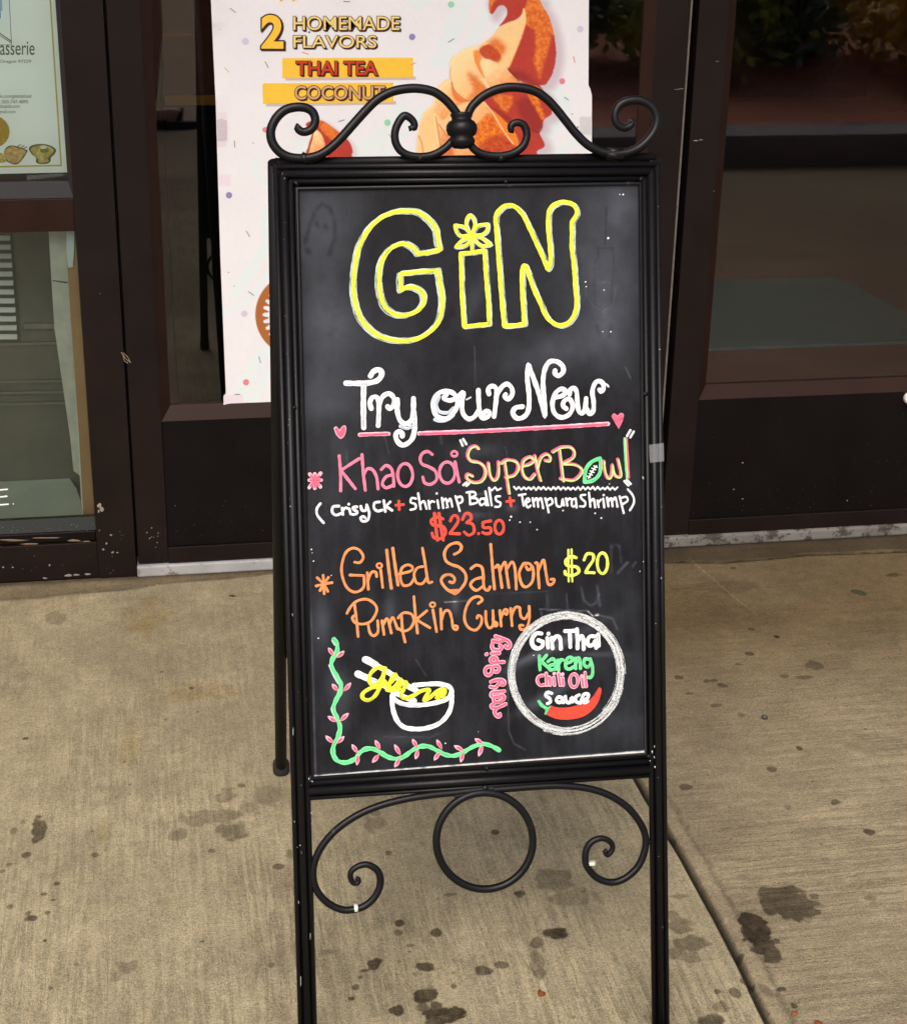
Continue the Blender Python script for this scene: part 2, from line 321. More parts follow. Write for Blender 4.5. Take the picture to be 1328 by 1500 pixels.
def concrete():
    m, n, l, b = nodes_mat('broomed_concrete'); geo = n.new('ShaderNodeNewGeometry')
    at = n.new('ShaderNodeAttribute'); at.attribute_name = 'albedo'; sl_ = n.new('ShaderNodeAttribute'); sl_.attribute_name = 'slab'; lp = n.new('ShaderNodeAttribute'); lp.attribute_name = 'lip'
    def tex(sx, sy, sc, det=3, rough=.6, dist=0.0):
        mp = n.new('ShaderNodeMapping'); mp.inputs['Scale'].default_value = (sx, sy, 1); l.new(geo.outputs['Position'], mp.inputs['Vector'])
        t = n.new('ShaderNodeTexNoise'); t.inputs['Scale'].default_value = sc; t.inputs['Detail'].default_value = det; t.inputs['Roughness'].default_value = rough; t.inputs['Distortion'].default_value = dist
        l.new(mp.outputs[0], t.inputs['Vector']); return t.outputs['Fac']
    def rng(v, a, b_, c, d):
        m_ = n.new('ShaderNodeMapRange'); m_.inputs['From Min'].default_value = a; m_.inputs['From Max'].default_value = b_; m_.inputs['To Min'].default_value = c; m_.inputs['To Max'].default_value = d; l.new(v, m_.inputs['Value']); return m_.outputs[0]
    def op(o, a, b_):
        m_ = n.new('ShaderNodeMath'); m_.operation = o
        for i_, v in enumerate((a, b_)):
            if isinstance(v, (int, float)): m_.inputs[i_].default_value = v
            else: l.new(v, m_.inputs[i_])
        return m_.outputs[0]
    gl_ = tex(112, 7.5, 1.0, 3, .72, .5); gr_ = tex(6.0, 88, 1.0, 4, .72, .5)
    mg = n.new('ShaderNodeMix'); l.new(sl_.outputs['Fac'], mg.inputs['Factor']); l.new(gl_, mg.inputs['A']); l.new(gr_, mg.inputs['B'])
    gv = rng(mg.outputs['Result'], .42, .58, -1, 1)
    sep = n.new('ShaderNodeSeparateXYZ'); l.new(geo.outputs['Position'], sep.inputs[0]); near = rng(sep.outputs['Y'], 1.5, 2.75, 1.0, .30)
    mask = op('MULTIPLY', rng(tex(5, 3, 1.0, 3), .36, .60, .30, 1.0), near); mask = op('MULTIPLY', mask, rng(lp.outputs['Fac'], 0, 1, 1, .25))
    grv = op('MULTIPLY', gv, mask)
    fine = rng(tex(1, 1, 470, 3, .8), .41, .59, -1, 1); worm = rng(tex(1, 1, 190, 3, .7, .6), .41, .59, -1, 1); speck = rng(tex(1, 1, 240, 2, .5), .66, .74, 0, 1); pit = rng(tex(1, 1, 170, 2, .5), .33, .26, 0, 1)
    h_ = op('ADD', op('ADD', op('MULTIPLY', grv, .5), op('MULTIPLY', fine, .34)), op('MULTIPLY', worm, .28))
    bu = n.new('ShaderNodeBump'); bu.inputs['Distance'].default_value = .0016; bu.inputs['Strength'].default_value = 1.0; l.new(h_, bu.inputs['Height'])
    f_ = op('ADD', op('ADD', op('MULTIPLY', grv, .22), op('MULTIPLY', fine, .27)), op('ADD', op('MULTIPLY', worm, .13), op('MULTIPLY', speck, .36)))
    f_ = op('ADD', op('SUBTRACT', f_, op('MULTIPLY', pit, .30)), 1.0)
    sa = n.new('ShaderNodeAttribute'); sa.attribute_name = 'stain'; sk = n.new('ShaderNodeAttribute'); sk.attribute_name = 'stain_strength'
    sm = op('ADD', sa.outputs['Fac'], op('ADD', op('MULTIPLY', worm, .09), op('MULTIPLY', fine, .09))); sm = op('MULTIPLY', op('MULTIPLY', rng(tex(1, 1, 60, 3), .35, .6, .84, 1.0), rng(sm, .34, .58, 0, 1)), sk.outputs['Fac'])
    vm = n.new('ShaderNodeVectorMath'); vm.operation = 'SCALE'; l.new(at.outputs['Color'], vm.inputs[0]); l.new(f_, vm.inputs['Scale'])
    mxs = n.new('ShaderNodeMix'); mxs.data_type = 'RGBA'; mxs.blend_type = 'MULTIPLY'; mxs.inputs['B'].default_value = (.10, .078, .055, 1); l.new(sm, mxs.inputs['Factor']); l.new(vm.outputs[0], mxs.inputs['A'])
    l.new(mxs.outputs['Result'], b.inputs['Base Color']); l.new(bu.outputs[0], b.inputs['Normal'])
    b.inputs['Roughness'].default_value = .85; b.inputs['Specular IOR Level'].default_value = .25
    return m
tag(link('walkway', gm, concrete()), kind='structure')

# ------------------------------------------------------------------ A-frame sign
foot = ground(664, 1490)
sign = empty('chalkboard_sign', (.36, 1.86, 0), 'black wrought iron A-frame chalkboard sign with scrollwork and hand lettered specials, standing before the doors', 'sandwich board')
def down_to_ground(a, b):                          # extend board line a->b to the pavement
    (u0_, v0_), (u1_, v1_) = buv(*a), buv(*b); z0 = bpt(u0_, v0_).z; z1 = bpt(u1_, v1_).z; t = (z0-.004)/(z0-z1)
    return (u0_+(u1_-u0_)*t, v0_+(v1_-v0_)*t)
TL, TR = buv(399, 240), buv(966, 236.5)
BLf, BRf = down_to_ground((399, 240), (436, 1490)), down_to_ground((966, 236.5), (980, 1490))
def offset_path(P, k):                             # inward offset of the U path (to its right-hand side)
    P = [np.array(p) for p in P]; N = []
    for a, b in zip(P[:-1], P[1:]):
        t = (b-a)/np.hypot(*(b-a)); N.append(np.array([t[1], -t[0]]))
    out = [P[0]+N[0]*k]
    for i in range(1, len(P)-1):
        m = N[i-1]+N[i]; m /= np.hypot(*m); out.append(P[i]+m*k/max(.2, m.dot(N[i])))
    out.append(P[-1]+N[-1]*k); return out
U = [BLf, TL, TR, BRf]
RODS = [(.0032, .0032, .0), (.0110, .0046, .0016), (.0188, .0033, .0)]
def mitre_rods(seg):
    k = MB()
    for off, rad, z in RODS:
        p = offset_path(U, off); a, b = p[seg], p[seg+1]
        # ends are cut at 45 degrees by overlapping the neighbour's corner
        k.tube([bpt(*a, z), bpt(*b, z)], rad, 12)
        for q, i in ((a, seg), (b, seg+1)):
            if 0 < i < 3: k.lathe([(rad*.2, -rad*.98), (rad*.75, -rad*.68), (rad, 0), (rad*.75, rad*.68), (rad*.2, rad*.98)], bpt(*q, z), BN, 12)
    # thin web behind the rods closes the profile, black to paint shade between them
    p0 = offset_path(U, .002); p1 = offset_path(U, .0205); a, b, c, d = p0[seg], p0[seg+1], p1[seg+1], p1[seg]
    vs = [bpt(*q, o) for o in (-.004, -.0005) for q in (a, b, c, d)]
    k.add(vs, [(0, 1, 2, 3), (7, 6, 5, 4), (0, 4, 5, 1), (1, 5, 6, 2), (2, 6, 7, 3), (3, 7, 4, 0)], 1)
    return k
posts = []
for seg in (0, 2):
    k = mitre_rods(seg); posts.append(k.build('front_leg', [IRON, BLACKG], sign, smooth=True))
    e = U[0] if seg == 0 else U[3]; q = offset_path(U, .0112)[0 if seg == 0 else 3]
    c = MB(); c.lathe([(.0125, -.004), (.0135, .004), (.0135, .02), (.0125, .024)], Vector((bpt(*q).x, bpt(*q).y, .004)), Vector((0, 0, 1)), 20)
    c.build('foot_cap', RUB, posts[-1], smooth=True)
mitre_rods(1).build('top_rail', [IRON, BLACKG], sign, smooth=True)
k = MB()
for a, b, r_, z in (((451, 1158.5), (951, 1127), .0050, .0016), ((452, 1169.5), (952, 1136), .0025, 0), ((452, 1147), (950, 1115), .0036, 0), ((455, 1141), (946, 1107), .0028, 0)):
    k.tube([board(*a, z), board(*b, z)], r_, 12)
vs = [board(*q, o) for o in (-.004, -.0005) for q in ((452, 1138), (950, 1104), (951, 1136), (453, 1170))]
k.add(vs, [(0, 1, 2, 3), (7, 6, 5, 4), (0, 4, 5, 1), (1, 5, 6, 2), (2, 6, 7, 3), (3, 7, 4, 0)])
k.build('bottom_rail', IRON, sign, smooth=True)
# thin inner rod with its weld spacers
k = MB(); ring = [(435, 276.5), (936, 268.5), (945, 1104), (457, 1139)]
k.tube([board(*p, .0022) for p in ring], .0019, 10, closed=True)
for a, b in (((434, 597), (428, 597)), ((740, 270), (740, 263)), ((940, 577), (947, 577)), ((712, 1122), (712, 1128)), ((437, 272), (431, 266)), ((935, 265), (940, 260)), ((458, 1141), (452, 1146)), ((946, 1106), (952, 1109))):
    k.tube([board(*a, .002), board(*b, .002)], .0024, 8)
k.build('inner_rod', IRON, sign, smooth=True)

# the black board: a grid that carries the smudges left by wiping
cor = [np.array(buv(*p)) for p in ((432, 274), (938, 266), (947, 1107), (454, 1142))]
def smudge(X, Y):
    s = .12*(fbm(X*.012+3, Y*.010, 3)-.45)+.10*(fbm(X*.05, Y*.03, 9)-.5)
    for (x, y, rx, ry, k_, an) in [(470,330,46,70,.20,0),(500,470,80,40,.06,0),(478,470,40,80,.22,0),(478,560,60,30,.12,0),(880,400,52,95,.24,0),(882,472,24,36,.10,0),(812,505,75,26,.17,-15),(900,480,30,60,.12,0),(905,300,40,40,.22,0),(690,430,14,60,.14,30),(480,590,50,20,.14,0),(500,650,20,30,.10,0),(470,905,14,40,.20,0),(568,885,8,20,.22,0),(495,1000,16,30,.22,0),(500,1040,14,30,.16,0),(585,1080,60,14,.10,0),(900,1060,40,30,.12,0),(690,650,30,10,.16,0),(475,720,30,70,.06,0),
        (810,940,70,7,.34,-27),(800,1015,55,8,.30,-30),(870,953,40,4,.2,0),(765,960,20,4,.2,-30),(662,880,5,14,.24,0),(700,860,110,30,.05,0),(745,735,10,5,.25,0),(688,745,20,5,.2,0)]:
        a = R(an); u = ((X-x)*math.cos(a)+(Y-y)*math.sin(a))/rx; v = (-(X-x)*math.sin(a)+(Y-y)*math.cos(a))/ry
        s = s+k_*np.exp(-(u*u+v*v)*1.1)*(.55+.9*fbm(X*.06+x, Y*.06+y, 13))
    for pts, w, k_ in [([(446,352),(452,332),(460,308),(470,298),(481,303),(488,322),(488,345),(480,370)],3.2,-.13),([(463,325),(464,328)],3.5,-.16),([(475,328),(476,331)],3.5,-.16),([(449,362),(452,366)],4,-.14),
        ([(886,302),(885,330),(884,356)],1.3,-.13),([(872,360),(897,360)],1.2,-.09),([(873,357),(874,372),(868,380),(868,440),(880,447),(893,440),(897,378),(895,360)],1.3,-.09),
        ([(855,414),(855,425),(865,440),(880,448),(893,442),(899,428),(899,418)],1.0,.10),([(870,409),(892,408)],1.0,.12),([(872,470),(876,485)],3,-.1),([(893,470),(890,486)],3,-.1),
        ([(786,885),(858,888)],.9,.5),([(788,888),(792,905)],1,.35),([(858,888),(866,896),(874,893)],1.2,.7),([(870,893),(895,899),(902,915)],1.4,.3),([(738,960),(739,1010),(741,1070),(748,1088),(765,1098)],1.0,.26),
        ([(848,853),(852,872),(862,880),(870,876),(875,862)],1.6,.22),([(872,850),(876,880)],1.6,.26),([(893,790),(893,830)],2,.12),([(905,790),(908,815)],2,.12),([(893,793),(900,788),(905,792)],2,.12),([(700,862),(798,858)],.8,.12),([(797,862),(798,886)],1.2,.2),([(826,862),(828,885)],1.2,.2),([(903,831),(918,815)],1.5,.4),([(925,822),(930,815)],1,.4),
        ([(646,874),(690,871)],.8,.6),([(605,960),(620,985)],1,.2),([(690,500),(692,560)],.7,.18),([(735,645),(740,665)],.7,.2),([(915,530),(922,545)],1.2,.3),([(808,665),(812,740)],.7,.14),([(560,1077),(625,1078),(640,1072)],.9,.2),([(690,715),(715,712)],1,.3),([(560,630),(566,655)],1.4,.14),([(505,650),(507,672)],1.6,.16),([(640,622),(642,640)],1.6,.16)]:
        s = s+k_*np.exp(-(seg_dist(X, Y, pts)/w)**2)*(.5+fbm(X*.25, Y*.25, 17))
    # vertical wipe streaks under the lettering
    s = s+.07*(fbm(X*.14, Y*.012, 27, 3)-.5)*sstep(560, 640, Y)
    # dust collected on the lower edge and down the left edge
    s = s+1.5*np.exp(-((Y-(1137-(X-461)*.0752))/1.6)**2)*(.4+fbm(X*.12, Y*0, 51))+.55*np.exp(-((X-(438+(Y-281)*.0275))/1.6)**2)*sstep(700, 1000, Y)*fbm(X*0, Y*.05, 53)
    return np.clip(s, -.25, 1.2)
nx, ny = 250, 420
tx = np.linspace(0, 1, nx); ty = np.linspace(0, 1, ny); TX, TY = np.meshgrid(tx, ty)
UV = sum((c[None, None] * w[..., None]) for c, w in zip(cor, [(1-TX)*(1-TY), TX*(1-TY), TX*TY, (1-TX)*TY]))
pc = [np.array(p, float) for p in ((432, 274), (938, 266), (947, 1107), (454, 1142))]
PX = sum((c[None, None] * w[..., None]) for c, w in zip(pc, [(1-TX)*(1-TY), TX*(1-TY), TX*TY, (1-TX)*TY]))
me = grid_mesh('chalkboard_panel', tx, ty, lambda X, Y: X*0, {'smudge': ('FLOAT', lambda X, Y: smudge(PX[..., 0], PX[..., 1]))})
co = np.array(BC)[None, None]+UV[..., :1]*np.array(BU)+UV[..., 1:]*np.array(BV)
me.vertices.foreach_set('co', co.astype(np.float32).ravel()); me.flip_normals(); me.update()
def board_mat():
    m, n, l, b = nodes_mat('black_board'); at = n.new('ShaderNodeAttribute'); at.attribute_name = 'smudge'
    tc = n.new('ShaderNodeTexCoord'); no = n.new('ShaderNodeTexNoise'); no.inputs['Scale'].default_value = 260; no.inputs['Detail'].default_value = 4; l.new(tc.outputs['Object'], no.inputs['Vector'])
    ad = n.new('ShaderNodeMath'); ad.operation = 'MULTIPLY_ADD'; ad.inputs[1].default_value = .10; l.new(no.outputs['Fac'], ad.inputs[0]); l.new(at.outputs['Fac'], ad.inputs[2]); ad.inputs[1].default_value = .06
    rp = n.new('ShaderNodeValToRGB'); e = rp.color_ramp.elements; e[0].position = 0; e[0].color = lin((18, 19, 22)); e[1].position = 1; e[1].color = lin((214, 214, 208))
    k_ = rp.color_ramp.elements.new(.42); k_.color = lin((68, 72, 80)); l.new(ad.outputs[0], rp.inputs['Fac']); l.new(rp.outputs['Color'], b.inputs['Base Color'])
    b.inputs['Roughness'].default_value = .5; b.inputs['Specular IOR Level'].default_value = .16
    bu = n.new('ShaderNodeBump'); bu.inputs['Strength'].default_value = .15; bu.inputs['Distance'].default_value = .0005; l.new(no.outputs['Fac'], bu.inputs['Height']); l.new(bu.outputs[0], b.inputs['Normal'])
    return m
panel = link('chalkboard_panel', me, board_mat(), sign)
k = MB(); vs = [bpt(*c, o) for o in (-.0035, -.0004) for c in cor]
k.add(vs, [(0, 1, 2, 3), (0, 4, 5, 1), (1, 5, 6, 2), (2, 6, 7, 3), (3, 7, 4, 0)]); k.build('backing', IRON2, panel)
k = MB(); q_ = ((408, 248), (959, 244), (966, 1128), (444, 1162)); k.add([board(*p, o) for o in (-.0085, -.0060) for p in q_], [(0, 1, 2, 3), (7, 6, 5, 4), (0, 4, 5, 1), (1, 5, 6, 2), (2, 6, 7, 3), (3, 7, 4, 0)]); k.build('backing_board', MATS.get('back_black') or mat('back_black', (8, 8, 9), .9, spec=.05), panel)

# ---- scrollwork on top
def scroll(name, crop, pts, r_mid, r_end, closed=False, o=0.0, welds=()):
    ox, oy, s = crop; P = [(ox+x/s, oy+y/s) for x, y in pts]; q = catmull(P, 2.2, closed); n_ = len(q); k = MB()
    rr = []
    for i in range(n_):
        t = i/(n_-1); e = min(1, min(t, 1-t)*6) if not closed else 1
        rr.append(r_end[0 if t < .5 else 1]+(r_mid-r_end[0 if t < .5 else 1])*(e**.6))
    k.tube([board(*p, o) for p in q], rr, 12, closed=closed, mitre=False)
    for a, b, r_ in welds: k.tube([board(*a, o), board(*b, o)], r_, 8)
    return k.build(name, IRON, sign, smooth=True)
CA, CB = (380, 100, 4.427), (680, 100, 4.427)
scroll('scroll', CA, [(262,372),(250,392),(275,412),(315,408),(348,382),(362,335),(345,285),(300,257),(235,252),(165,272),(108,325),(75,400),(82,475),(125,538),(195,576),(285,584),(375,568),(450,525),(520,462),(600,372),(680,283),(760,205),(850,155),(950,133),(1040,132),(1130,153),(1200,200),(1255,260),(1300,325)], .0050, (.0042, .0046), welds=[((440, 228), (452, 236), .0055)])
scroll('scroll', CB, [(20,310),(40,262),(72,222),(125,178),(200,141),(290,123),(390,130),(470,155),(540,205),(600,270),(660,345),(720,420),(790,490),(870,535),(960,556),(1050,548),(1130,515),(1200,450),(1240,380),(1245,310),(1210,248),(1140,210),(1060,212),(1000,243),(975,300),(985,358),(1030,388),(1075,373),(1088,348),(1066,342)], .0050, (.0046, .0036), welds=[((888, 222), (912, 222), .0042), ((887, 226), (912, 230), .0055)])
scroll('scroll', CA, [(990,402),(982,388),(1003,384),(1000,350),(970,318),(938,308),(905,345),(880,405),(880,470),(910,530),(970,565),(1050,574),(1130,560),(1200,520),(1250,470),(1290,420)], .0044, (.0036, .0042), welds=[((614, 228), (616, 236), .0045)])
scroll('scroll', CB, [(318,402),(302,400),(300,378),(318,358),(350,352),(388,374),(404,435),(380,503),(320,548),(240,568),(150,564),(80,538),(40,498),(0,440)], .0044, (.0036, .0042), welds=[((732, 228), (735, 236), .0045)])
k = MB(); ax = BV
k.lathe([(.002, -.0215), (.0095, -.0205), (.0135, -.0165), (.0145, -.013), (.0130, -.0095), (.0120, -.0085), (.0155, -.006), (.0172, -.001), (.0168, .004), (.0140, .008), (.0112, .0095), (.0108, .011), (.0122, .0145), (.0122, .0165), (.0105, .0175), (.0092, .015)], board(676, 189, 0), BV, 28)
k.build('collar', IRON, sign, smooth=True)
# ---- scrollwork below the board
LA, LB = (380, 1100, 4.15), (680, 1100, 4.15)
scroll('scroll', LA, [(1420,228),(1300,240),(1200,252),(1050,267),(900,290),(740,330),(600,388),(480,468),(392,562),(340,660),(325,760),(350,850),(410,920),(490,962),(560,966),(640,942),(706,880),(735,800),(720,732),(665,693),(610,697),(562,727),(552,765),(570,802),(598,802),(603,782),(586,772)], .0043, (.0040, .0026), welds=[((452, 1277), (459, 1277), .003)])
scroll('scroll', LB, [(-60,275),(40,252),(130,240),(300,226),(500,213),(600,213),(720,223),(830,250),(920,292),(1000,352),(1062,430),(1097,510),(1097,592),(1062,690),(1000,757),(930,794),(860,795),(790,760),(740,690),(737,612),(770,555),(830,531),(880,548),(900,582),(890,612),(868,634),(853,614),(868,602)], .0043, (.0040, .0026), welds=[((946, 1233), (953, 1233), .003), ((708, 1150), (712, 1158), .005)])
k = MB(); k.tube([board(709+70.5*math.cos(2*math.pi*i/72), 1231+70.5*math.sin(2*math.pi*i/72), .002) for i in range(72)], .0046, 12, closed=True); k.build('ring', IRON, sign, smooth=True)
# ---- rear frame
FTl = Vector((.1555, 2.222, 0)); HWd = .438
tl = bpt(TL[0]+.0035, TL[1]+.002, -.011)
rl = []
for i in (0, 1):
    a = FTl+Vector((HWd*i, .004*i, .004)); t = Vector((tl.x+.001+(bpt(*TR).x-bpt(*TL).x-.007)*i, tl.y, tl.z)); k = MB(); k.tube([a, t], .0088, 16, flat=Vector((0, 1, 0)))
    o = k.build('rear_leg', IRON2, sign, smooth=True); rl.append((a, t))
    c = MB(); c.lathe([(.0118, -.004), (.0128, .0), (.0128, .012), (.0118, .016), (.009, .017)], a, Vector((0, 0, 1)), 20); c.build('foot_cap', RUB, o, smooth=True)
for t in (0, .75):
    p, q = [b.lerp(a, t) for a, b in rl]; k = MB(); k.tube([p, q], .0053, 12); k.build('rear_rail', IRON2, sign, smooth=True)
k = MB(); c4 = [rl[0][1].lerp(rl[0][0], .04), rl[1][1].lerp(rl[1][0], .04), rl[1][1].lerp(rl[1][0], .75), rl[0][1].lerp(rl[0][0], .75)]
off = Vector((0, .94, .34))*.002
vs = [p-off for p in c4]+[p+off for p in c4]; k.add(vs, [(0, 1, 2, 3), (7, 6, 5, 4), (0, 4, 5, 1), (1, 5, 6, 2), (2, 6, 7, 3), (3, 7, 4, 0)])
k.build('rear_panel', mat('rear_board', (16, 16, 17), .9, spec=.1), sign)
# ---- tape and paint specks on the front
k = MB(); vs = [board(*p, o) for o in (.0064, .0068) for p in ((947.5, 651), (969, 648), (969.5, 675), (949, 677))]
k.add(vs, [(0, 1, 2, 3), (7, 6, 5, 4), (0, 4, 5, 1), (1, 5, 6, 2), (2, 6, 7, 3), (3, 7, 4, 0)])
tag(k.build('tape_strip', TAPE, posts[1]), 'strip of clear tape on the right leg')
SPECK = mat('paint_speck', (214, 216, 214), .6)
SPK = [[(439,1236.5,2.2,2.2),(440.5,1245.5,1.5,1.5),(455.5,1189,2.4,2.4),(431,1202,1.4,1.4),(456,1205,1.4,1.4),(435,1239,.9,.9),(441,1247,1.6,1.6),(440.5,1148,2.2,4),(436,1012,2,2),(437,1025,1,3),(429,1070,1.2,12),(437,1320,1.1,5),(440,1435,1.2,14),(454,1370,1,10),(417.5,326,1.6,2.4),(415,351,2.4,1),(417,463,1.4,1.2),(418.5,470,1.4,1.4),(419,518,1.2,1.4),(423,614,2,4.5),(422,622,1.6,2),(421,648,1,1.2),(425,741,2.2,3),(424,730,1,1.2),(416,262,2,6),(452,1139,1.6,4),(457,1143,3,1.4),(413,256,2,3),(428,900,1,5)],
       [(964,512,1.2,1.8),(962,303,1.3,1),(939,699,1.8,3),(940,700,1.2,5),(940,822,1.4,2.6),(935,836,1.6,2.4),(958,820,3,.9),(958,912,1.8,3.2),(967,742,.8,.8),(962,1252,2.6,1),(968,1356,1.4,1.2),(961,1137,1.2,2.6),(956,1108,1.2,4),(957,1122,1.6,4),(953,1100,1.6,5),(950,1113,1.5,2),(956,1092,1,4),(966,846,.8,4)]]
for pst, lst in zip(posts, SPK):
    k = MB()
    for x, y, rx, ry in lst:
        pts = [(x+rx*.48*(.75+.5*random.random())*math.cos(a), y+ry*.48*(.75+.5*random.random())*math.sin(a)) for a in [2*math.pi*j/9 for j in range(9)]]
        vs = [board(*p, .0045) for p in pts]+[board(x, y, .0070)]; k.add(vs, [(j, (j+1) % 9, 9) for j in range(9)])
    k.build('paint_speck', SPECK, pst)
k = MB()
for x, y in ((521, 1330), (866, 1264)):
    k.lathe([(.0005, -.0022), (.0046, -.002), (.0049, 0), (.0046, .002), (.0005, .0022)], board(x, y, .0005), BU if x < 600 else BV, 14)
tag(k.build('paint_speck', mat('silver_speck', (220, 226, 205), .3, metal=.3), sign), 'small silver bands on the lower scrolls')

# ------------------------------------------------------------------ hand lettering
def paint(name, srgb, rough=.6, thin=.30):
    m, n, l, b = nodes_mat(name); a1 = n.new('ShaderNodeAttribute'); a1.attribute_name = 'along'; a2 = n.new('ShaderNodeAttribute'); a2.attribute_name = 'across'; tc = n.new('ShaderNodeTexCoord')
    def nz(scale, vec, det=4):
        t = n.new('ShaderNodeTexNoise'); t.inputs['Scale'].default_value = scale; t.inputs['Detail'].default_value = det; l.new(vec, t.inputs['Vector']); return t.outputs['Fac']
    def mr(v, p, q, x, y):
        t = n.new('ShaderNodeMapRange'); t.inputs['From Min'].default_value = p; t.inputs['From Max'].default_value = q; t.inputs['To Min'].default_value = x; t.inputs['To Max'].default_value = y; l.new(v, t.inputs['Value']); return t.outputs[0]
    cb = n.new('ShaderNodeCombineXYZ'); s1 = n.new('ShaderNodeMath'); s1.operation = 'MULTIPLY'; s1.inputs[1].default_value = 55; l.new(a1.outputs['Fac'], s1.inputs[0]); l.new(s1.outputs[0], cb.inputs[0])
    s2 = n.new('ShaderNodeMath'); s2.operation = 'MULTIPLY'; s2.inputs[1].default_value = 2.4; l.new(a2.outputs['Fac'], s2.inputs[0]); l.new(s2.outputs[0], cb.inputs[1])
    st = nz(1.0, cb.outputs[0]); gr = nz(420, tc.outputs['Object'], 3); pa = nz(60, tc.outputs['Object'], 3)
    ab = n.new('ShaderNodeMath'); ab.operation = 'ABSOLUTE'; l.new(a2.outputs['Fac'], ab.inputs[0])
    sm = n.new('ShaderNodeMath'); sm.operation = 'ADD'; l.new(mr(st, .34, .60, thin*1.5, 0), sm.inputs[0]); l.new(mr(gr, .30, .44, thin*.8, 0), sm.inputs[1])
    s3 = n.new('ShaderNodeMath'); s3.operation = 'MULTIPLY'; l.new(sm.outputs[0], s3.inputs[0]); l.new(mr(pa, .36, .62, 1.25, .25), s3.inputs[1])
    c = lin(srgb); hi = n.new('ShaderNodeMix'); hi.data_type = 'RGBA'; hi.inputs['A'].default_value = tuple(v*.80 for v in c[:3])+(1,); hi.inputs['B'].default_value = tuple(min(.92, v*1.06+.035) for v in c[:3])+(1,)
    l.new(mr(ab.outputs[0], .25, .85, .15, 1), hi.inputs['Factor'])
    dk = n.new('ShaderNodeMix'); dk.data_type = 'RGBA'; dk.inputs['B'].default_value = lin((52, 56, 62)); l.new(hi.outputs['Result'], dk.inputs['A']); l.new(s3.outputs[0], dk.inputs['Factor'])
    l.new(dk.outputs['Result'], b.inputs['Base Color']); b.inputs['Roughness'].default_value = rough; b.inputs['Specular IOR Level'].default_value = .2; return m
PAINT = {'Y': paint('yellow_marker', (230, 250, 50)), 'P': paint('pale_marker', (186, 206, 192), thin=.6), 'W': paint('white_marker', (240, 246, 250), thin=.27), 'K': paint('pink_marker', (252, 128, 158)),
         'H': paint('hot_pink_marker', (255, 104, 134)), 'L': paint('light_pink_marker', (250, 190, 205)), 'G': paint('green_marker', (112, 226, 150)), 'O': paint('orange_marker', (252, 148, 84)), 'R': paint('red_marker', (250, 72, 48)),
         'V': paint('lime_marker', (222, 248, 92)), 'N': paint('leaf_green_marker', (206, 232, 140)), 'B': paint('pale_blue_marker', (196, 208, 220))}
def chalk():
    m, n, l, b = nodes_mat('chalk'); a1 = n.new('ShaderNodeAttribute'); a1.attribute_name = 'along'; a2 = n.new('ShaderNodeAttribute'); a2.attribute_name = 'across'; tc = n.new('ShaderNodeTexCoord')
    cb = n.new('ShaderNodeCombineXYZ'); s1 = n.new('ShaderNodeMath'); s1.operation = 'MULTIPLY'; s1.inputs[1].default_value = 70; l.new(a1.outputs['Fac'], s1.inputs[0]); l.new(s1.outputs[0], cb.inputs[0])
    s2 = n.new('ShaderNodeMath'); s2.operation = 'MULTIPLY'; s2.inputs[1].default_value = 4; l.new(a2.outputs['Fac'], s2.inputs[0]); l.new(s2.outputs[0], cb.inputs[1])
    st = n.new('ShaderNodeTexNoise'); st.inputs['Scale'].default_value = 1; st.inputs['Detail'].default_value = 4; l.new(cb.outputs[0], st.inputs['Vector'])
    no = n.new('ShaderNodeTexNoise'); no.inputs['Scale'].default_value = 1100; no.inputs['Detail'].default_value = 2; l.new(tc.outputs['Object'], no.inputs['Vector'])
    ad = n.new('ShaderNodeMath'); ad.operation = 'MULTIPLY_ADD'; ad.inputs[1].default_value = .55; l.new(no.outputs['Fac'], ad.inputs[0]); l.new(st.outputs['Fac'], ad.inputs[2])
    r = n.new('ShaderNodeMapRange'); r.inputs['From Min'].default_value = .70; r.inputs['From Max'].default_value = .90; r.inputs['To Max'].default_value = .92; l.new(ad.outputs[0], r.inputs['Value'])
    l.new(r.outputs[0], b.inputs['Alpha']); b.inputs['Base Color'].default_value = lin((236, 242, 240)); b.inputs['Roughness'].default_value = .95; b.inputs['Specular IOR Level'].default_value = .1; return m
PAINT['C'] = chalk()
CROP = {'A': (430, 270, 5.108), 'B': (650, 270, 5.108), 'C': (480, 510, 6.036), 'D': (700, 510, 5.774), 'E': (440, 630, 5.108), 'F': (680, 620, 5.108), 'G': (440, 780, 5.108), 'H': (640, 780, 4.743), 'I': (460, 920, 5.533), 'J': (690, 880, 5.533), 'L': (700, 920, 10.714), 'M': (760, 910, 9.486), 'P': (440, 700, 5.312), 'Q': (670, 700, 4.919), '0': (0, 0, 1)}
def parse(s):
    segs = [[]]; closed = False
    for t in s.split():
        if t == '|': segs.append([segs[-1][-1]])
        elif t == 'z': closed = True
        else: segs[-1].append(tuple(float(v) for v in t.split(',')))
    return [g for g in segs if len(g) > 1 or len(segs) == 1], closed
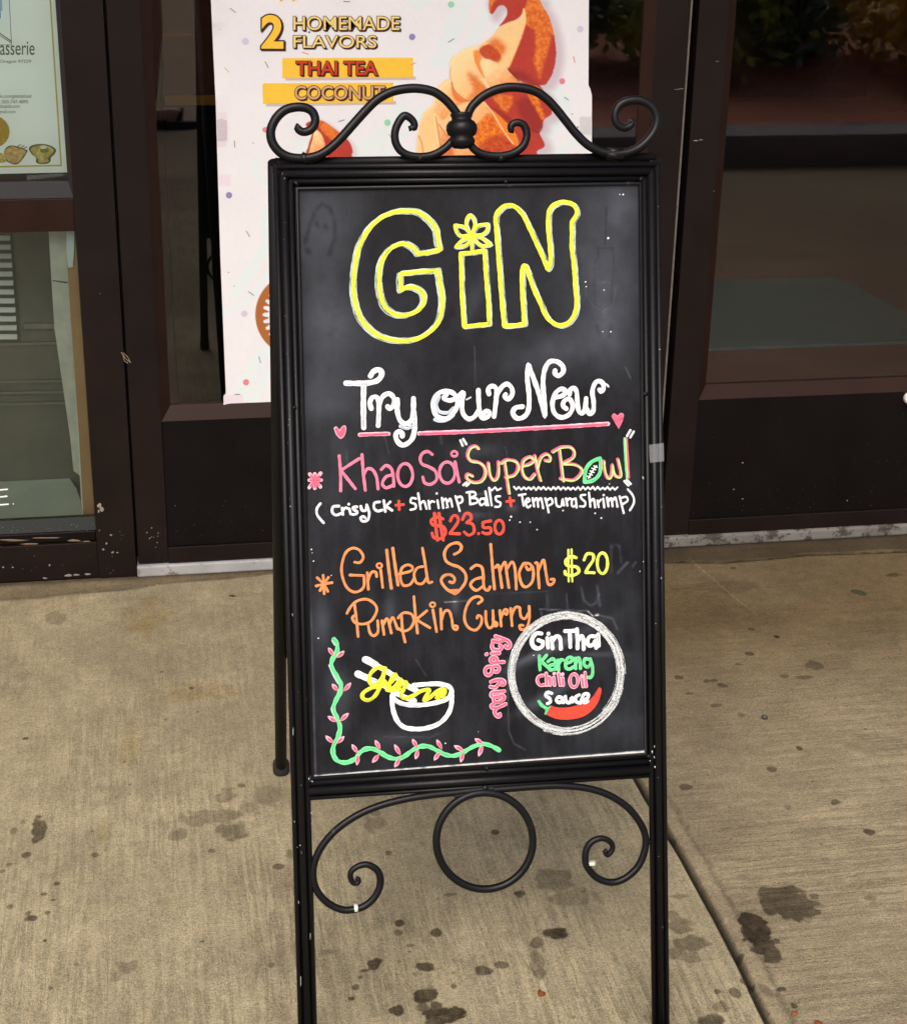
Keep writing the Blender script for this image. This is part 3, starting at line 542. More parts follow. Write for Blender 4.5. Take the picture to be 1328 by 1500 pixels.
class Ink:
    def __init__(s): s.k = MB(); s.cols = []; s.n = 0; s.ac = []; s.al = []
    def ci(s, c):
        if c not in s.cols: s.cols.append(c)
        return s.cols.index(c)
    def stroke(s, crop, col, w, txt, dxy=(0, 0), lay=0, wob=.10):
        if ';' in txt:
            for t in txt.split(';'): s.stroke(crop, col, w, t.strip(), dxy, lay, wob)
            return
        ox, oy, sc = CROP[crop]; mi = s.ci(col)
        if txt[0] == 'O':
            cx_, cy_, rx, ry = [float(v) for v in txt[1:].replace(' ', ',').strip(',').split(',') if v]
            pts = [(cx_+rx*math.sin(a), cy_-ry*math.cos(a)) for a in [2*math.pi*i/16 for i in range(17)]]; segs, closed = [pts], False
        else: segs, closed = parse(txt)
        P = []
        if closed and len(segs) == 1: P = catmull([((ox+(x+dxy[0])/sc), (oy+(y+dxy[1])/sc)) for x, y in segs[0]], 1.3, True); P.append(P[0])
        else:
            if closed: segs.append([segs[-1][-1], segs[0][0]])
            for g in segs:
                q = catmull([((ox+(x+dxy[0])/sc), (oy+(y+dxy[1])/sc)) for x, y in g], 1.3)
                P += q if not P else q[1:]
        hw = w/sc*PXM/2; U_ = [np.array(buv(*p)) for p in P]; s.n += 1; z0 = .00012+lay*.00022+(s.n % 6)*.00003
        if len(U_) == 1: U_ = [U_[0], U_[0]+np.array([.0003, .0002])]
        # ribbon with a slightly raised back and rounded ends
        D = []
        for i in range(len(U_)):
            a = U_[max(0, i-1)]; b = U_[min(len(U_)-1, i+1)]; t = b-a; L = np.hypot(*t); D.append(t/L if L > 1e-9 else np.array([1., 0]))
        rows = []; ph = random.random()*9; L = 0; AL = [0, 0, 0]; base_ = random.random()*7
        def row(p, t, k_, h): 
            nrm = np.array([-t[1], t[0]]); return [bpt(*(p+nrm*(k_*f)), z0+h*g) for f, g in ((-1, 0), (-.72, .55), (0, 1), (.72, .55), (1, 0))]
        hh = .00011
        for a in (80, 55, 28): rows.append(row(U_[0]-D[0]*hw*math.sin(R(a)), D[0], hw*math.cos(R(a)), hh*.6))
        for i, (p, t) in enumerate(zip(U_, D)):
            if i: L += np.hypot(*(U_[i]-U_[i-1]))
            AL.append(L); wv = 1+wob*(math.sin(L*260+ph)*.5+math.sin(L*610+ph*2)*.5); rows.append(row(p, t, hw*wv, hh))
        for a in (28, 55, 80): rows.append(row(U_[-1]+D[-1]*hw*math.sin(R(a)), D[-1], hw*math.cos(R(a)), hh*.6))
        AL += [L, L, L]; s.ac += [-1, -.72, 0, .72, 1]*len(rows); s.al += [base_+a_ for a_ in AL for _ in range(5)]
        vs = [v for r_ in rows for v in r_]; fs = [(i*5+j, i*5+j+1, i*5+j+6, i*5+j+5) for i in range(len(rows)-1) for j in range(4)]
        s.k.add(vs, fs, mi)
    def fill(s, crop, col, txt, lay=0, smooth=True):
        ox, oy, sc = CROP[crop]; mi = s.ci(col); segs, _ = parse(txt); segs.append([segs[-1][-1], segs[0][0]]); P = []
        for g in segs: q = catmull([((ox+x/sc), (oy+y/sc)) for x, y in g], 1.3) if smooth else [np.array((ox+x/sc, oy+y/sc)) for x, y in g]; P += q[:-1]
        V = [board(*p, .00035+lay*.00022) for p in P]; tri = tessellate_polygon([[Vector((p[0], p[1], 0)) for p in P]]); s.k.add(V, tri, mi)
        V2 = [board(*p, .00002) for p in P]; n_ = len(P); s.ac += [.3]*(3*n_); s.al += [float(p[0])*.0011+float(p[1])*.0035 for p in P]*3; s.k.add(V+V2, [(i, (i+1) % n_, n_+(i+1) % n_, n_+i) for i in range(n_)], mi)
    def done(s, name, label):
        o = s.k.build(name, [PAINT[c] for c in s.cols], panel); n_ = len(o.data.vertices)
        for nm, v in (('across', s.ac), ('along', s.al)):
            a = o.data.attributes.new(nm, 'FLOAT', 'POINT'); a.data.foreach_set('value', np.array(v[:n_], dtype=np.float32))
        return tag(o, label)
def word(name, label, items):
    k = Ink()
    for it in items:
        crop, col, w = it[0], it[1], it[2]
        for t in it[3].split(';'):
            t = t.strip()
            if w == 0: k.fill(crop, col, t, lay=it[4] if len(it) > 4 else 1)
            elif w < 0: k.fill(crop, col, t, lay=it[4] if len(it) > 4 else 1, smooth=False)
            else: k.stroke(crop, col, w, t, lay=it[4] if len(it) > 4 else 0, dxy=it[5] if len(it) > 5 else (0, 0))
    return k.done(name, label)
GG = '1095,490 1080,430 1065,340 1010,265 930,210 850,200 770,205 680,235 600,295 540,370 490,470 465,580 450,700 450,800 465,900 500,1000 560,1075 640,1135 740,1165 850,1170 950,1145 1040,1085 1090,1010 1110,920 1110,830 1095,740 1080,645 | 940,655 800,670 | 800,740 803,795 | 850,770 910,775 960,810 975,860 960,910 910,955 830,980 750,970 690,925 655,850 640,760 640,670 655,590 690,520 740,470 810,445 870,460 910,490 930,520 | 1010,510 z'
II = '125,518 | 215,510 302,495 | 315,700 330,880 337,1045 | 240,1055 150,1065 | 135,850 130,680 z'
NN = '385,245 | 400,210 440,170 490,155 540,175 590,230 640,330 700,460 740,550 775,635 | 795,580 793,480 780,350 780,230 800,175 850,140 900,132 960,150 992,195 985,235 955,285 | 955,380 955,480 970,600 980,750 990,870 985,940 960,1000 920,1040 870,1055 810,1035 760,980 720,890 670,780 628,660 602,607 585,640 583,750 590,900 600,1045 | 520,1055 450,1060 | 435,900 415,650 400,450 390,330 z'
PET = '195,372 165,310 170,260 192,230 220,260 228,310 205,372; 210,372 250,310 325,298 | 320,345 280,375 212,380; 190,362 150,320 80,305 | 90,350 120,385 187,380; 215,390 270,395 348,447 | 290,460 250,440 213,392; 195,395 140,415 85,467 | 150,460 190,430 198,398; 205,400 208,495'
word('lettering', 'large yellow outlined capital lettering with a flower over the i', [
    ('A', 'P', 36, GG, 0, (-14, 6)), ('A', 'P', 30, GG, 0, (10, -8)), ('B', 'P', 34, II, 0, (10, 4)), ('B', 'P', 36, NN, 0, (12, 6)), ('B', 'P', 34, PET, 0, (6, 4)),
    ('A', 'Y', 31, GG, 1), ('B', 'Y', 31, II, 1), ('B', 'Y', 33, NN, 1), ('B', 'Y', 22, PET, 1)])
word('lettering', 'curly white lettering reading Try our New', [
    ('C', 'W', 48, '160,310 260,311 350,308 430,290 470,250 475,210 450,190 405,205 378,245; 318,325 315,500 318,702'),
    ('C', 'W', 42, '385,535 372,485 390,440 430,432 450,480 450,580 445,685; 455,500 485,430 540,402 582,440 580,505 548,535 528,515'),
    ('C', 'W', 44, '615,455 615,560 640,640 690,668 735,640 755,560 757,445; 760,560 770,680 750,790 700,845 650,855 608,810 602,760 630,735 658,755 658,778'),
    ('C', 'B', 30, '945,630 990,645 1060,630 1110,590; 985,430 960,500 985,560 1060,570 1110,530; 640,690 700,710 740,690', 0),
    ('C', 'W', 42, '1045,378 985,395 940,450 930,520 955,590 1020,625 1085,600 1135,530 1145,460 1110,400 1060,380; 1140,440 1080,462 1025,445 1050,405; 1140,440 1190,390 1198,410 1185,480 1195,575 1240,625 1290,610 1325,560'),
    ('D', 'W', 40, '2,355 5,450 15,550 40,590 85,578 95,545 70,530 48,550'),
    ('D', 'W', 40, '92,388 85,350 110,322 148,335 155,400 145,500 135,578; 150,420 190,340 240,303 282,335 288,390 255,430 222,410 232,392'),
    ('D', 'W', 42, '375,495 315,505 293,550 330,593 388,580 425,520 430,400 415,250 425,140 | 470,260 530,440 565,578 | 560,450 548,300 560,190 600,118 660,112 712,150 718,200 682,232 648,215 650,190'),
    ('D', 'W', 40, '650,418 715,400 738,362 700,345 655,380 628,460 642,545 700,585 768,560 800,490 770,430 725,450 718,490 745,512'),
    ('D', 'W', 40, '772,390 778,352 810,338 832,370 838,450 850,530 882,550 905,500 912,425; 912,500 940,555 972,530 975,450 965,370 985,300 1020,278 1055,300 1058,345 1038,368 1025,352'),
    ('D', 'W', 16, '1060,295 1092,312; 1092,312 1100,325'), ('C', 'B', 14, '1225,455 1262,435'),
    ('C', 'B', 12, '318,340 316,500 318,690', 1), ('C', 'B', 10, '170,318 260,318 350,316; 765,460 765,560 772,680', 1)])
word('underline', 'pink underline broken by the tail of the y', [('C', 'L', 36, '283,765 350,762 450,759 538,757'), ('C', 'H', 22, '285,768 450,762 530,760', 1),
    ('0', 'L', 6.4, '613.8,634.8 700,631.6 800,626.2 890,620.8'), ('0', 'H', 4.2, '615,635.6 700,632.4 800,627 888,621.6', 1)])
word('heart', 'small pink heart left of the underline', [('C', 'L', 0, '52,708 75,692 105,722 | 130,688 160,688 161,735 142,782 110,800 73,765', 0), ('C', 'H', 0, '62,712 82,702 105,735 | 130,698 152,698 154,735 137,776 110,790 80,758', 2)])
word('heart', 'small pink heart right of the underline', [('D', 'K', 0, '1126,575 1148,550 1178,572 | 1203,548 1230,560 1222,610 1188,684 | 1150,620', 0), ('D', 'H', 0, '1133,578 1150,560 1178,585 | 1205,558 1222,566 1214,608 1187,672 | 1155,615', 2)])
word('asterisk', 'pink asterisk', [('E', 'L', 27, '110,375 108,328; 110,375 152,322; 110,375 155,374; 110,375 150,425; 110,375 108,435; 110,375 66,430; 110,375 66,375; 110,375 70,328'), ('E', 'H', 22, '110,375 109,340; 110,375 136,345; 110,375 142,374; 110,375 138,412; 110,375 109,425; 110,375 80,415; 110,375 78,375; 110,375 82,343', 1)])
word('lettering', 'pink lettering reading Khao Soi', [('E', 'K', 23, '290,192 300,320 301,455; 440,213 305,300; 308,308 410,438; 460,183 470,320 485,450; 475,330 500,290 540,298 570,355 580,440; 605,295 640,265 680,290 695,350 698,420; 690,335 640,350 612,400 640,432 692,412; O 783,336 56,86; 985,182 950,160 912,175 895,215 910,255 960,275 1010,310 1017,370 975,405 930,395 915,352; O 1097,318 58,80; 1155,238 1170,310 1187,388'), ('E', 'K', 18, 'O 1150,178 22,20')])
for c_, a_ in (('E', '1195,77 1212,116; 1216,67 1240,105'), ('E', '1218,411 1242,392; 1240,417 1262,397'), ('F', '1215,95 1240,52; 1240,105 1265,62'), ('F', '1195,433 1225,465; 1212,423 1243,455')): word('quote_mark', None, [(c_, 'W', 18, a_)])
SU = '105,190 80,172 42,190 25,240 50,282 110,295 150,330 155,390 120,437 62,442 18,410 25,382 60,395; 180,300 190,380 220,428 252,390 255,290; 275,300 320,275 388,290 402,340 370,390 310,405; 302,290 317,400 335,525; 430,320 480,310 518,280 490,252 442,280 430,340 450,400 490,420 525,382; 527,245 545,340 570,428; 548,330 570,260 610,232 640,250 635,282 605,280; 660,215 720,182 790,180 822,215 808,260 740,298; 712,200 725,310 740,432; 742,305 830,312 878,350 850,403 800,428 718,415; 1042,285 1050,360 1075,412 1100,385 1105,310 | 1120,380 1150,403 1170,380 1148,270'
word('lettering', 'pink and lime lettering reading Super Bowl with a football for the o', [('F', 'H', 25, SU, 0, (-3, -2)), ('F', 'N', 13, SU, 1, (4, 4)), ('F', 'H', 18, '1210,112 1220,260 1228,408', 0), ('F', 'G', 17, '1196,112 1202,260 1214,408', 0), ('F', 'N', 8, '1204,120 1210,260 1220,400', 1),
    ('F', 'G', 30, '1012,262 950,290 905,350 898,440 | 960,428 1008,380 1020,300 z', 0), ('F', 'W', 11, '925,412 955,360 985,318', 1), ('F', 'W', 9, '915,395 940,405; 928,375 955,388; 938,355 968,368; 950,335 980,348; 965,318 992,330', 2)])
zz = ' '.join(f"{405+i*(745/42):.0f},{(86 if i % 2 else 66)+random.uniform(-3,3):.0f} |" for i in range(43)).rstrip(' |')
word('zigzag_line', 'white zigzag line', [('Q', 'W', 13, zz), ('Q', 'W', 13, '225,72 | 245,92 | 270,66 | 285,90 | 312,76')])
word('lettering', 'small white bracketed line listing the toppings', [('P', 'W', 20, '155,200 128,240 132,290 180,350'), ('P', 'W', 21, '300,220 255,225 247,265 275,290 315,277; 325,235 330,285; 330,255 350,232 365,237; 380,240 390,280; 375,205; 440,225 410,230 415,248 440,262 435,280 405,285; 470,220 480,253 510,250 515,210; 517,215 535,270 525,325 485,338 468,312 490,300 505,312'),
    ('P', 'W', 21, '615,187 577,195 572,235 600,258 635,250; 648,177 660,262; 698,187 657,227; 662,220 713,253'), ('P', 'W', 17, '898,162 865,157 857,190 893,205 893,238 855,248; 915,120 935,243; 935,200 960,182 980,240; 995,178 1005,240; 1000,205 1020,182 1040,187; 1065,175 1075,235; 1058,122; 1100,155 1110,235; 1108,185 1130,162 1145,228; 1145,185 1165,162 1180,223; 1205,142 1225,210 1238,258; 1210,155 1250,147 1258,183 1225,203'),
    ('Q', 'W', 16, '85,100 90,188; 65,105 118,102 128,125 95,143; 95,145 138,150 138,178 90,190; 194,150 166,152 156,176 170,197 195,182; 195,147 205,197; 200,97 220,198; 227,72 245,198; 305,132 275,137 280,165 308,180 300,207 270,208; 440,125 488,117; 462,125 475,200; 490,180 518,165 505,147 487,175 505,213 525,200; 540,147 550,205; 548,170 570,147 580,208; 582,165 600,147 615,218; 630,147 645,200 655,248; 640,165 670,147 683,180 655,200; 705,147 715,200 745,203 755,150 | 765,198; 780,147 790,200; 785,170 805,147 820,157; 848,150 824,160 822,198 838,208 852,190; 850,148 856,214; 918,122 885,127 892,150 918,175 913,203 880,205; 945,107 955,208; 955,172 978,152 990,213; 1005,162 1015,210; 1012,180 1030,157; 1047,150 1055,213; 1050,125; 1075,142 1085,205; 1085,170 1105,147 1115,205; 1115,167 1135,142 1150,208; 1165,132 1195,253; 1175,145 1213,137 1223,165 1190,188; 1225,82 1262,130 1268,180 1240,233'),
    ('Q', 'B', 5, '462,135 475,195; 642,150 655,240; 780,155 790,195; 1165,140 1192,240', 1)])
word('plus_sign', 'red plus signs', [('P', 'R', 21, '765,180 768,247; 742,213 802,208'), ('Q', 'R', 19, '375,142 385,203; 352,170 405,165')])
word('price', 'red price reading 23.50 dollars', [('P', 'R', 23, '1108,320 1065,305 1018,330 1032,368 1108,380 1128,430 1090,472 1038,463 1023,430; 1042,275 1052,380 1066,485; 1076,275 1092,380 1110,485; 1165,335 1187,295 1218,300 1223,345 1160,433 | 1238,435'),
    ('Q', 'R', 21, '35,300 57,257 90,262 98,295 62,323 | 108,335 118,388 80,413 48,390; 150,402; 238,310 182,320 | 187,358 233,360 238,393 205,403 180,393; O 300,355,32,50')])
word('lettering', 'orange lettering reading Grilled Salmon', [('G', 'O', 20, '405,222 445,224 470,182 440,132 390,117 340,150 312,230 310,310 340,400 390,443 440,438 475,400 475,322 | 370,318; 500,300 508,425; 505,360 530,300 563,297 570,330; 600,280 615,410'), ('G', 'O', 15, 'O 590,248 19,18'), ('G', 'O', 23, '645,132 660,270 680,418; 690,117 708,250 730,393'),
    ('G', 'O', 20, '740,310 820,290 838,260 800,242 757,270 747,340 770,395 820,388 845,350; 915,255 875,265 850,310 865,373 910,383 945,340; 912,117 935,250 955,370 983,370'), ('G', 'O', 22, '1150,163 1190,140 1203,102 1170,77 1110,97 1077,150 1087,210 1130,240 1190,262 1233,310 1233,370 1190,432 1155,458 | 1090,420 1052,360 1080,320 1130,320 1153,350 1140,375 1115,370'), ('G', 'O', 0, '1120,425 1190,425 1155,465', 1),
    ('H', 'O', 20, '235,252 270,227 308,240 320,290 325,380 350,402 367,377; 315,312 260,327 232,365 270,402 315,377; 372,82 385,250 398,393; 405,242 425,227 437,290 450,383; 435,270 470,207 485,300 498,383; 485,250 520,205 540,250 550,393; 600,215 570,280 587,358 620,378 660,340 668,262 642,218 605,215; 665,242 632,260 617,237; 682,212 697,215 702,300 708,385; 705,260 738,192 755,280 772,358 803,355 813,327 790,325')])
word('asterisk', 'orange asterisk', [('G', 'O', 20, '175,385 170,320; 175,385 210,335; 175,385 237,375; 175,385 205,440; 175,385 178,458; 175,385 147,435; 175,385 117,400; 175,385 125,337')])
word('lettering', 'orange lettering reading Pumpkin Curry', [('G', 'O', 20, '348,605 380,550 430,510 500,500 558,540 570,590 530,660 470,685 410,675 388,640 402,622; 405,540 420,660 432,778; 505,680 520,750 550,773 580,740 577,660; 610,660 625,763; 620,690 650,645 680,753; 668,680 692,637 725,723; 730,640 770,602 828,610 848,660 820,718 770,738 732,718; 755,620 765,740 783,820; 848,480 860,620 875,753; 945,585 870,648; 880,660 968,713; 990,578 1018,742; 1048,572 1055,723; 1057,650 1077,592 1110,587 1130,640 1142,713 1168,725 1173,702 1155,697'), ('G', 'O', 15, 'O 988,540 19,17'),
    ('H', 'O', 19, '285,493 313,470 290,445 240,460 202,520 190,600 215,658 265,678 303,640 308,590 285,577 277,595; 337,547 340,620 360,663 388,640 387,542; 387,600 402,650 418,638 405,622; 435,542 445,650; 442,600 467,537 488,542 483,570 470,563; 510,527 520,648; 517,580 542,522 573,522 573,543; 575,542 582,585 610,598 633,560; 638,512 640,600 620,663 582,673 572,645 597,645')])
word('price', 'lime price reading 20 dollars', [('H', 'V', 22, '965,175 930,167 893,195 902,230 968,240 983,275 940,298 893,290 887,270; 1020,190 1040,150 1080,152 1083,190 1050,240 1030,277 | 1090,280; O 1147,213 36,72'), ('H', 'V', 15, '910,120 913,340; 932,117 938,340')])
# vine border with paired leaves
VI = '160,90 185,130 185,190 150,250 140,310 175,380 215,450 210,520 175,590 155,660 185,730 210,800 195,880 160,950 155,1020 190,1075 260,1090 330,1060 370,1010 420,980 480,980 540,1010 600,1045 670,1060 730,1040 790,995 860,960 930,960 990,990 1060,1025 1130,1035 1200,1010 1270,970 1330,945 1370,938 1435,955 1498,990'
k = Ink(); k.stroke('I', 'G', 38, VI, wob=.2); k.stroke('I', 'B', 8, '155,100 178,140; 130,300 165,380 205,450; 150,650 178,730', (-12, 0), 0)
for (x0, y0, x1, y1) in [(160,225,115,158),(180,242,245,185),(195,512,145,452),(235,516,300,442),(187,762,110,714),(205,757,280,688),(160,936,92,872),(180,937,245,876),(355,1015,305,942),(357,1020,345,1112),(537,985,493,907),(530,1020,470,1090),(702,1035,650,942),(700,1050,650,1128),(837,972,795,898),(845,980,820,1062),(1037,985,992,903),(1020,1000,970,1072),(1215,995,1132,952),(1210,1000,1185,1087),(1368,938,1300,895),(1368,940,1330,1040)]:
    dx_, dy_ = x1-x0, y1-y0; L = math.hypot(dx_, dy_); nx_, ny_ = -dy_/L, dx_/L
    for c, sc_, lay in (('L', 1.0, 1), ('H', .62, 2)):
        w_ = 17*sc_; P = [(x0+dx_*.02, y0+dy_*.02), (x0+dx_*.3*1+nx_*w_*.8, y0+dy_*.3+ny_*w_*.8), (x0+dx_*.65*min(1, sc_+.25)+nx_*w_, y0+dy_*.65*min(1, sc_+.25)+ny_*w_), (x0+dx_*(sc_*.6+.4), y0+dy_*(sc_*.6+.4)), (x0+dx_*.65*min(1, sc_+.25)-nx_*w_, y0+dy_*.65*min(1, sc_+.25)-ny_*w_), (x0+dx_*.3-nx_*w_*.8, y0+dy_*.3-ny_*w_*.8)]
        k.fill('I', c, ' '.join(f'{a:.1f},{b:.1f}' for a, b in P), lay=lay)
k.done('vine_drawing', 'green vine with pink leaves along the lower left edges')
word('bowl_drawing', 'white bowl with chopsticks and yellow noodles', [('I', 'W', 58, '415,255 440,265 500,300'), ('I', 'W', 44, '500,300 620,370 760,470 835,512'), ('I', 'W', 56, '352,370 385,385 430,405'), ('I', 'W', 44, '430,405 560,465 700,545 812,590'),
    ('I', 'W', 40, '805,465 900,455 1010,452 1088,472 1113,520 1070,578 960,610 840,624 720,614 652,580 632,545 680,525; 632,560 637,650 672,748 730,803 810,818 900,813 1000,780 1070,718 1108,640 1115,545'), ('I', 'B', 12, '950,800 1030,750 1090,680; 660,600 720,625 840,632; 600,352 700,420; 470,410 540,445', 1),
    ('I', 'Y', 33, '575,325 510,322 457,368 447,432 490,463 545,410 572,345 545,440 500,538 440,583 392,562 402,520 470,482 555,462 620,440 662,380 640,385 610,450 612,492 648,480 700,412 665,495 720,440 748,445 722,500 702,540 730,568 800,548 870,507 930,502 900,560 892,588 940,558 1000,510 1045,490 1000,558 995,572 1055,530 1060,500; 570,430 600,480 650,490; 590,500 640,505 690,490; 1000,545 1050,555', 2)])
# chalk ring: many rubbed passes of a chalk stick
k = Ink()
for i in range(38):
    f = random.choice((random.uniform(0, .25), random.uniform(.35, 1), random.uniform(.5, 1))); rx = 418+56*f; ry = 440+56*f; a0 = random.uniform(0, 6.28); a1 = a0+random.uniform(.6, 3.6)
    if i in (4, 16, 20, 24): f = (.05, .55, .8, 1)[(4, 16, 20, 24).index(i)]; rx = 418+56*f; ry = 440+56*f; a1 = a0+6.5
    cx_, cy_ = 767+random.uniform(-9, 9), 585+random.uniform(-9, 9); dr_ = random.uniform(-14, 14)
    k.stroke('J', 'C', random.choice((5, 7, 9, 12, 16)), ' '.join(f'{cx_+(rx+dr_*j/36)*math.sin(a0+(a1-a0)*j/36):.1f},{cy_-(ry+dr_*j/36)*math.cos(a0+(a1-a0)*j/36):.1f}' for j in range(37)), wob=.35, lay=random.random()*2)
k.done('chalk_ring', 'rubbed white chalk circle')
word('lettering', 'white lettering inside the chalk circle, upper line', [('M', 'W', 58, '310,172 250,167 190,212 172,290 200,358 260,378 320,350 333,285 | 265,262; 390,232 402,365; 405,175; 450,230 465,378; 465,270 510,212 560,222 575,300 580,383; 637,137 780,132; 702,150 710,358; 800,110 810,250 810,378; 820,270 862,202 890,242 895,388; 1050,212 980,212 947,280 970,338 1030,320 1050,262 | 1070,368; 1095,182 1105,340; 1095,100'), ('M', 'B', 14, '240,200 205,250 210,320 250,350; 455,250 470,370; 800,150 815,370; 700,170 708,350; 1098,200 1100,330', 1)])
word('lettering', 'green lettering inside the chalk circle', [('M', 'G', 48, '280,480 285,600 290,675; 380,472 300,568; 310,560 428,665; 400,560 460,522 500,560 510,668; 480,602 422,620 432,678 500,660; 540,540 550,678; 550,590 580,532 608,540; 640,592 720,560 738,512 690,502 647,560 652,648 700,663 758,632; 780,512 785,658; 790,580 820,502 845,560 850,658; 970,532 912,522 902,600 950,638 988,592; 985,522 1015,620 1018,728 990,785 962,778')])
word('lettering', 'pink lettering inside the chalk circle', [('M', 'L', 52, '330,752 272,770 252,830 290,888 350,883; 375,722 385,888; 385,810 420,772 430,888; 480,780 490,888; 485,727; 545,720 570,888; 605,790 612,888; 600,737; O 760,825 56,92; 870,790 887,908; 866,762; 915,712 930,908', 0), ('M', 'H', 34, '330,756 275,772 257,830 292,884 350,880; 376,730 386,880; 388,810 420,778 430,880; 481,785 490,880; 546,728 570,880; 606,795 612,880; O 760,825 56,92; 871,795 887,900; 917,720 930,900', 1)])
word('lettering', 'white lettering inside the chalk circle, lower line', [('M', 'W', 50, '450,1000 392,987 367,1030 420,1070 433,1120 390,1143; 590,1060 542,1052 517,1100 560,1128 600,1090 | 610,1128; 640,1042 650,1110 700,1128 725,1052 | 740,1118; 830,1022 777,1060 792,1118 850,1133; 860,1090 940,1070 958,1012 900,1012 872,1070 902,1128 950,1110', 3), ('M', 'B', 12, '420,1000 390,1030 440,1080 430,1130; 540,1070 530,1110; 800,1060 800,1110', 4)])
word('chili_drawing', 'red chili with a green stem', [('M', 'R', 0, '440,1168 | 520,1195 640,1200 780,1175 900,1130 1000,1070 1070,980 1110,920 1142,950 1120,1060 1060,1180 960,1280 850,1335 680,1365 520,1355 378,1298', 1), ('M', 'G', 0, '250,1110 278,1092 322,1140 392,1192 440,1172 | 370,1300 | 350,1292 360,1230 290,1182', 1)])
VS = '272,127 380,162 470,205 503,260 480,308 437,303 427,277; 230,195 320,215 380,200 412,175; 237,215 217,270 232,328 300,343 358,328 368,287 342,272; 212,400 330,395; 130,412; O 245,500 52,44; 240,545 330,535 402,533; 270,682 300,688 328,650 318,607 270,592 227,620 217,690 170,738 122,718 107,660 142,612 188,602; 200,843 280,815 370,812 413,850 398,893 362,888; 192,920 270,930 320,872 332,850; 410,990 300,1000 222,1010 202,1050 217,1073; 340,1098 300,1072 252,1090 252,1148 310,1163 388,1130 408,1080 380,1052 342,1060; 430,1192 330,1240 262,1290 267,1348 310,1388 343,1378 338,1347; 290,1250 222,1250 205,1212 245,1187'
word('lettering', 'pink sideways lettering beside the chalk circle', [('L', 'L', 66, VS), ('L', 'H', 46, VS, 1)])
k = Ink()
for x, y, r_ in [(912,285,2.5),(907,285,1.2),(653,744,1.6),(761,765,2),(776,765,1.5),(824,748,2),(871,752,2.2),(880,759,2.2),(786,776,2),(892,709,1.6),(466,935,1.8),(652,1089,2),(456,805,2),(459,822,1.6),(457,810,1.2),(485,843,1.4),(890,349,3),(857,413,2),(884,425,1.6),(858,420,1.6),(882,486,1.4),(894,486,2),(781,960,1.6),(700,1072,1),(438,328,1),(748,757,3),(746,762,2)]:
    k.stroke('0', 'W', r_, f'{x},{y}')
k.done('paint_speck', None)

# ------------------------------------------------------------------ shop front
def yb(d): return WY+d
def bx(name, m, par, x0, x1, d0, d1, z0, z1, bevel=.0012):
    return box_obj(name, m, par, x0, x1, yb(d0), yb(d1), z0, z1, bevel=bevel)
def bead(name, par, o, i, do, di, m=BEADM):       # sloped glazing bead: outer rect o, inner rect i (x0,x1,z0,z1)
    k = MB(); q = lambda r_, d: [(r_[0], yb(d), r_[2]), (r_[1], yb(d), r_[2]), (r_[1], yb(d), r_[3]), (r_[0], yb(d), r_[3])]
    vs = q(o, do)+q(i, di)+q(o, di+.012)+q(i, di+.012)
    k.add(vs, [(j, (j+1) % 4, 4+(j+1) % 4, 4+j) for j in range(4)]+[(4+j, 4+(j+1) % 4, 12+(j+1) % 4, 12+j) for j in range(4)]+[(12+j, 12+(j+1) % 4, 8+(j+1) % 4, 8+j) for j in range(4)]+[(8+j, 8+(j+1) % 4, (j+1) % 4, j) for j in range(4)])
    return k.build(name, m, par)
def pane(name, par, x0, x1, z0, z1, d, m):
    k = MB(); k.add([(x0, yb(d), z0), (x1, yb(d), z0), (x1, yb(d), z1), (x0, yb(d), z1)], [(0, 1, 2, 3)]); return k.build(name, m, par)
CHIP = mat('chipped_paint', (138, 126, 116), .8, var=.3)
FLAKE = mat('bare_wood_flake', (120, 98, 76), .9, var=.4, vscale=80)
def chips(name, par, lst, d, m=CHIP, label=None):
    k = MB()
    for x, y, rx, ry in lst:
        n_ = 10; pts = [(x+rx*(.55+.7*random.random())*math.cos(2*math.pi*j/n_), y+ry*(.55+.7*random.random())*math.sin(2*math.pi*j/n_)) for j in range(n_)]
        vs = [wall(*p, d) for p in pts]+[wall(x, y, d-.0007)]; k.add(vs, [(j, (j+1) % n_, n_) for j in range(n_)])
    return tag(k.build(name, m, par), label)
def rnd_chips(n_, x0, x1, y0, y1, r0=.5, r1=1.5): return [(random.uniform(x0, x1), random.uniform(y0, y1), random.uniform(r0, r1), random.uniform(r0*.7, r1*.8)) for _ in range(n_)]

def door(x0, x1, label, gl, gr):
    t = empty('glass_door', ((x0+x1)/2, WY, .024), label, 'door')
    a = x0+.0575 if gl else x0+.058; b = x1-.064
    s1 = bx('stile', BRONZE, t, x0, a, .004, .05, .0255, 2.13); bx('stile', BRONZE, t, b, x1, .004, .05, .0255, 2.13)
    bx('bottom_rail', BRONZE, t, a, b, .002, .046, .0245, .0570); bx('top_rail', BRONZE, t, a, b, .004, .05, 2.05, 2.13)
    bx('kick_panel', PANELM, t, a, b, .0065, .04, .0575, .3135)
    bead('glazing_bead', t, (a, b, .314, 2.05), (a+.0175, b-.019, .3405, 2.03), .005, .020)
    pane('glass', t, a+.0175, b-.019, .3405, 2.03, .024, GLASS)
    return t, s1
dl, st1 = door(-.056, .978, 'wide dark brown glass door leaf behind the chalkboard sign, with a poster taped to its pane', 1, 0)
chips('paint_chip', st1, rnd_chips(10, 212, 232, 770, 802, .6, 1.3)+[(183, 640, .01, .01)], .0035)
kp = [o for o in dl.children if o.name.startswith('kick_panel')][0]
chips('dust_speck', kp, rnd_chips(22, 246, 395, 740, 793, .2, .7)+rnd_chips(10, 246, 395, 640, 790, .2, .5), .0062, mat('panel_dust', (120, 110, 108), .9))
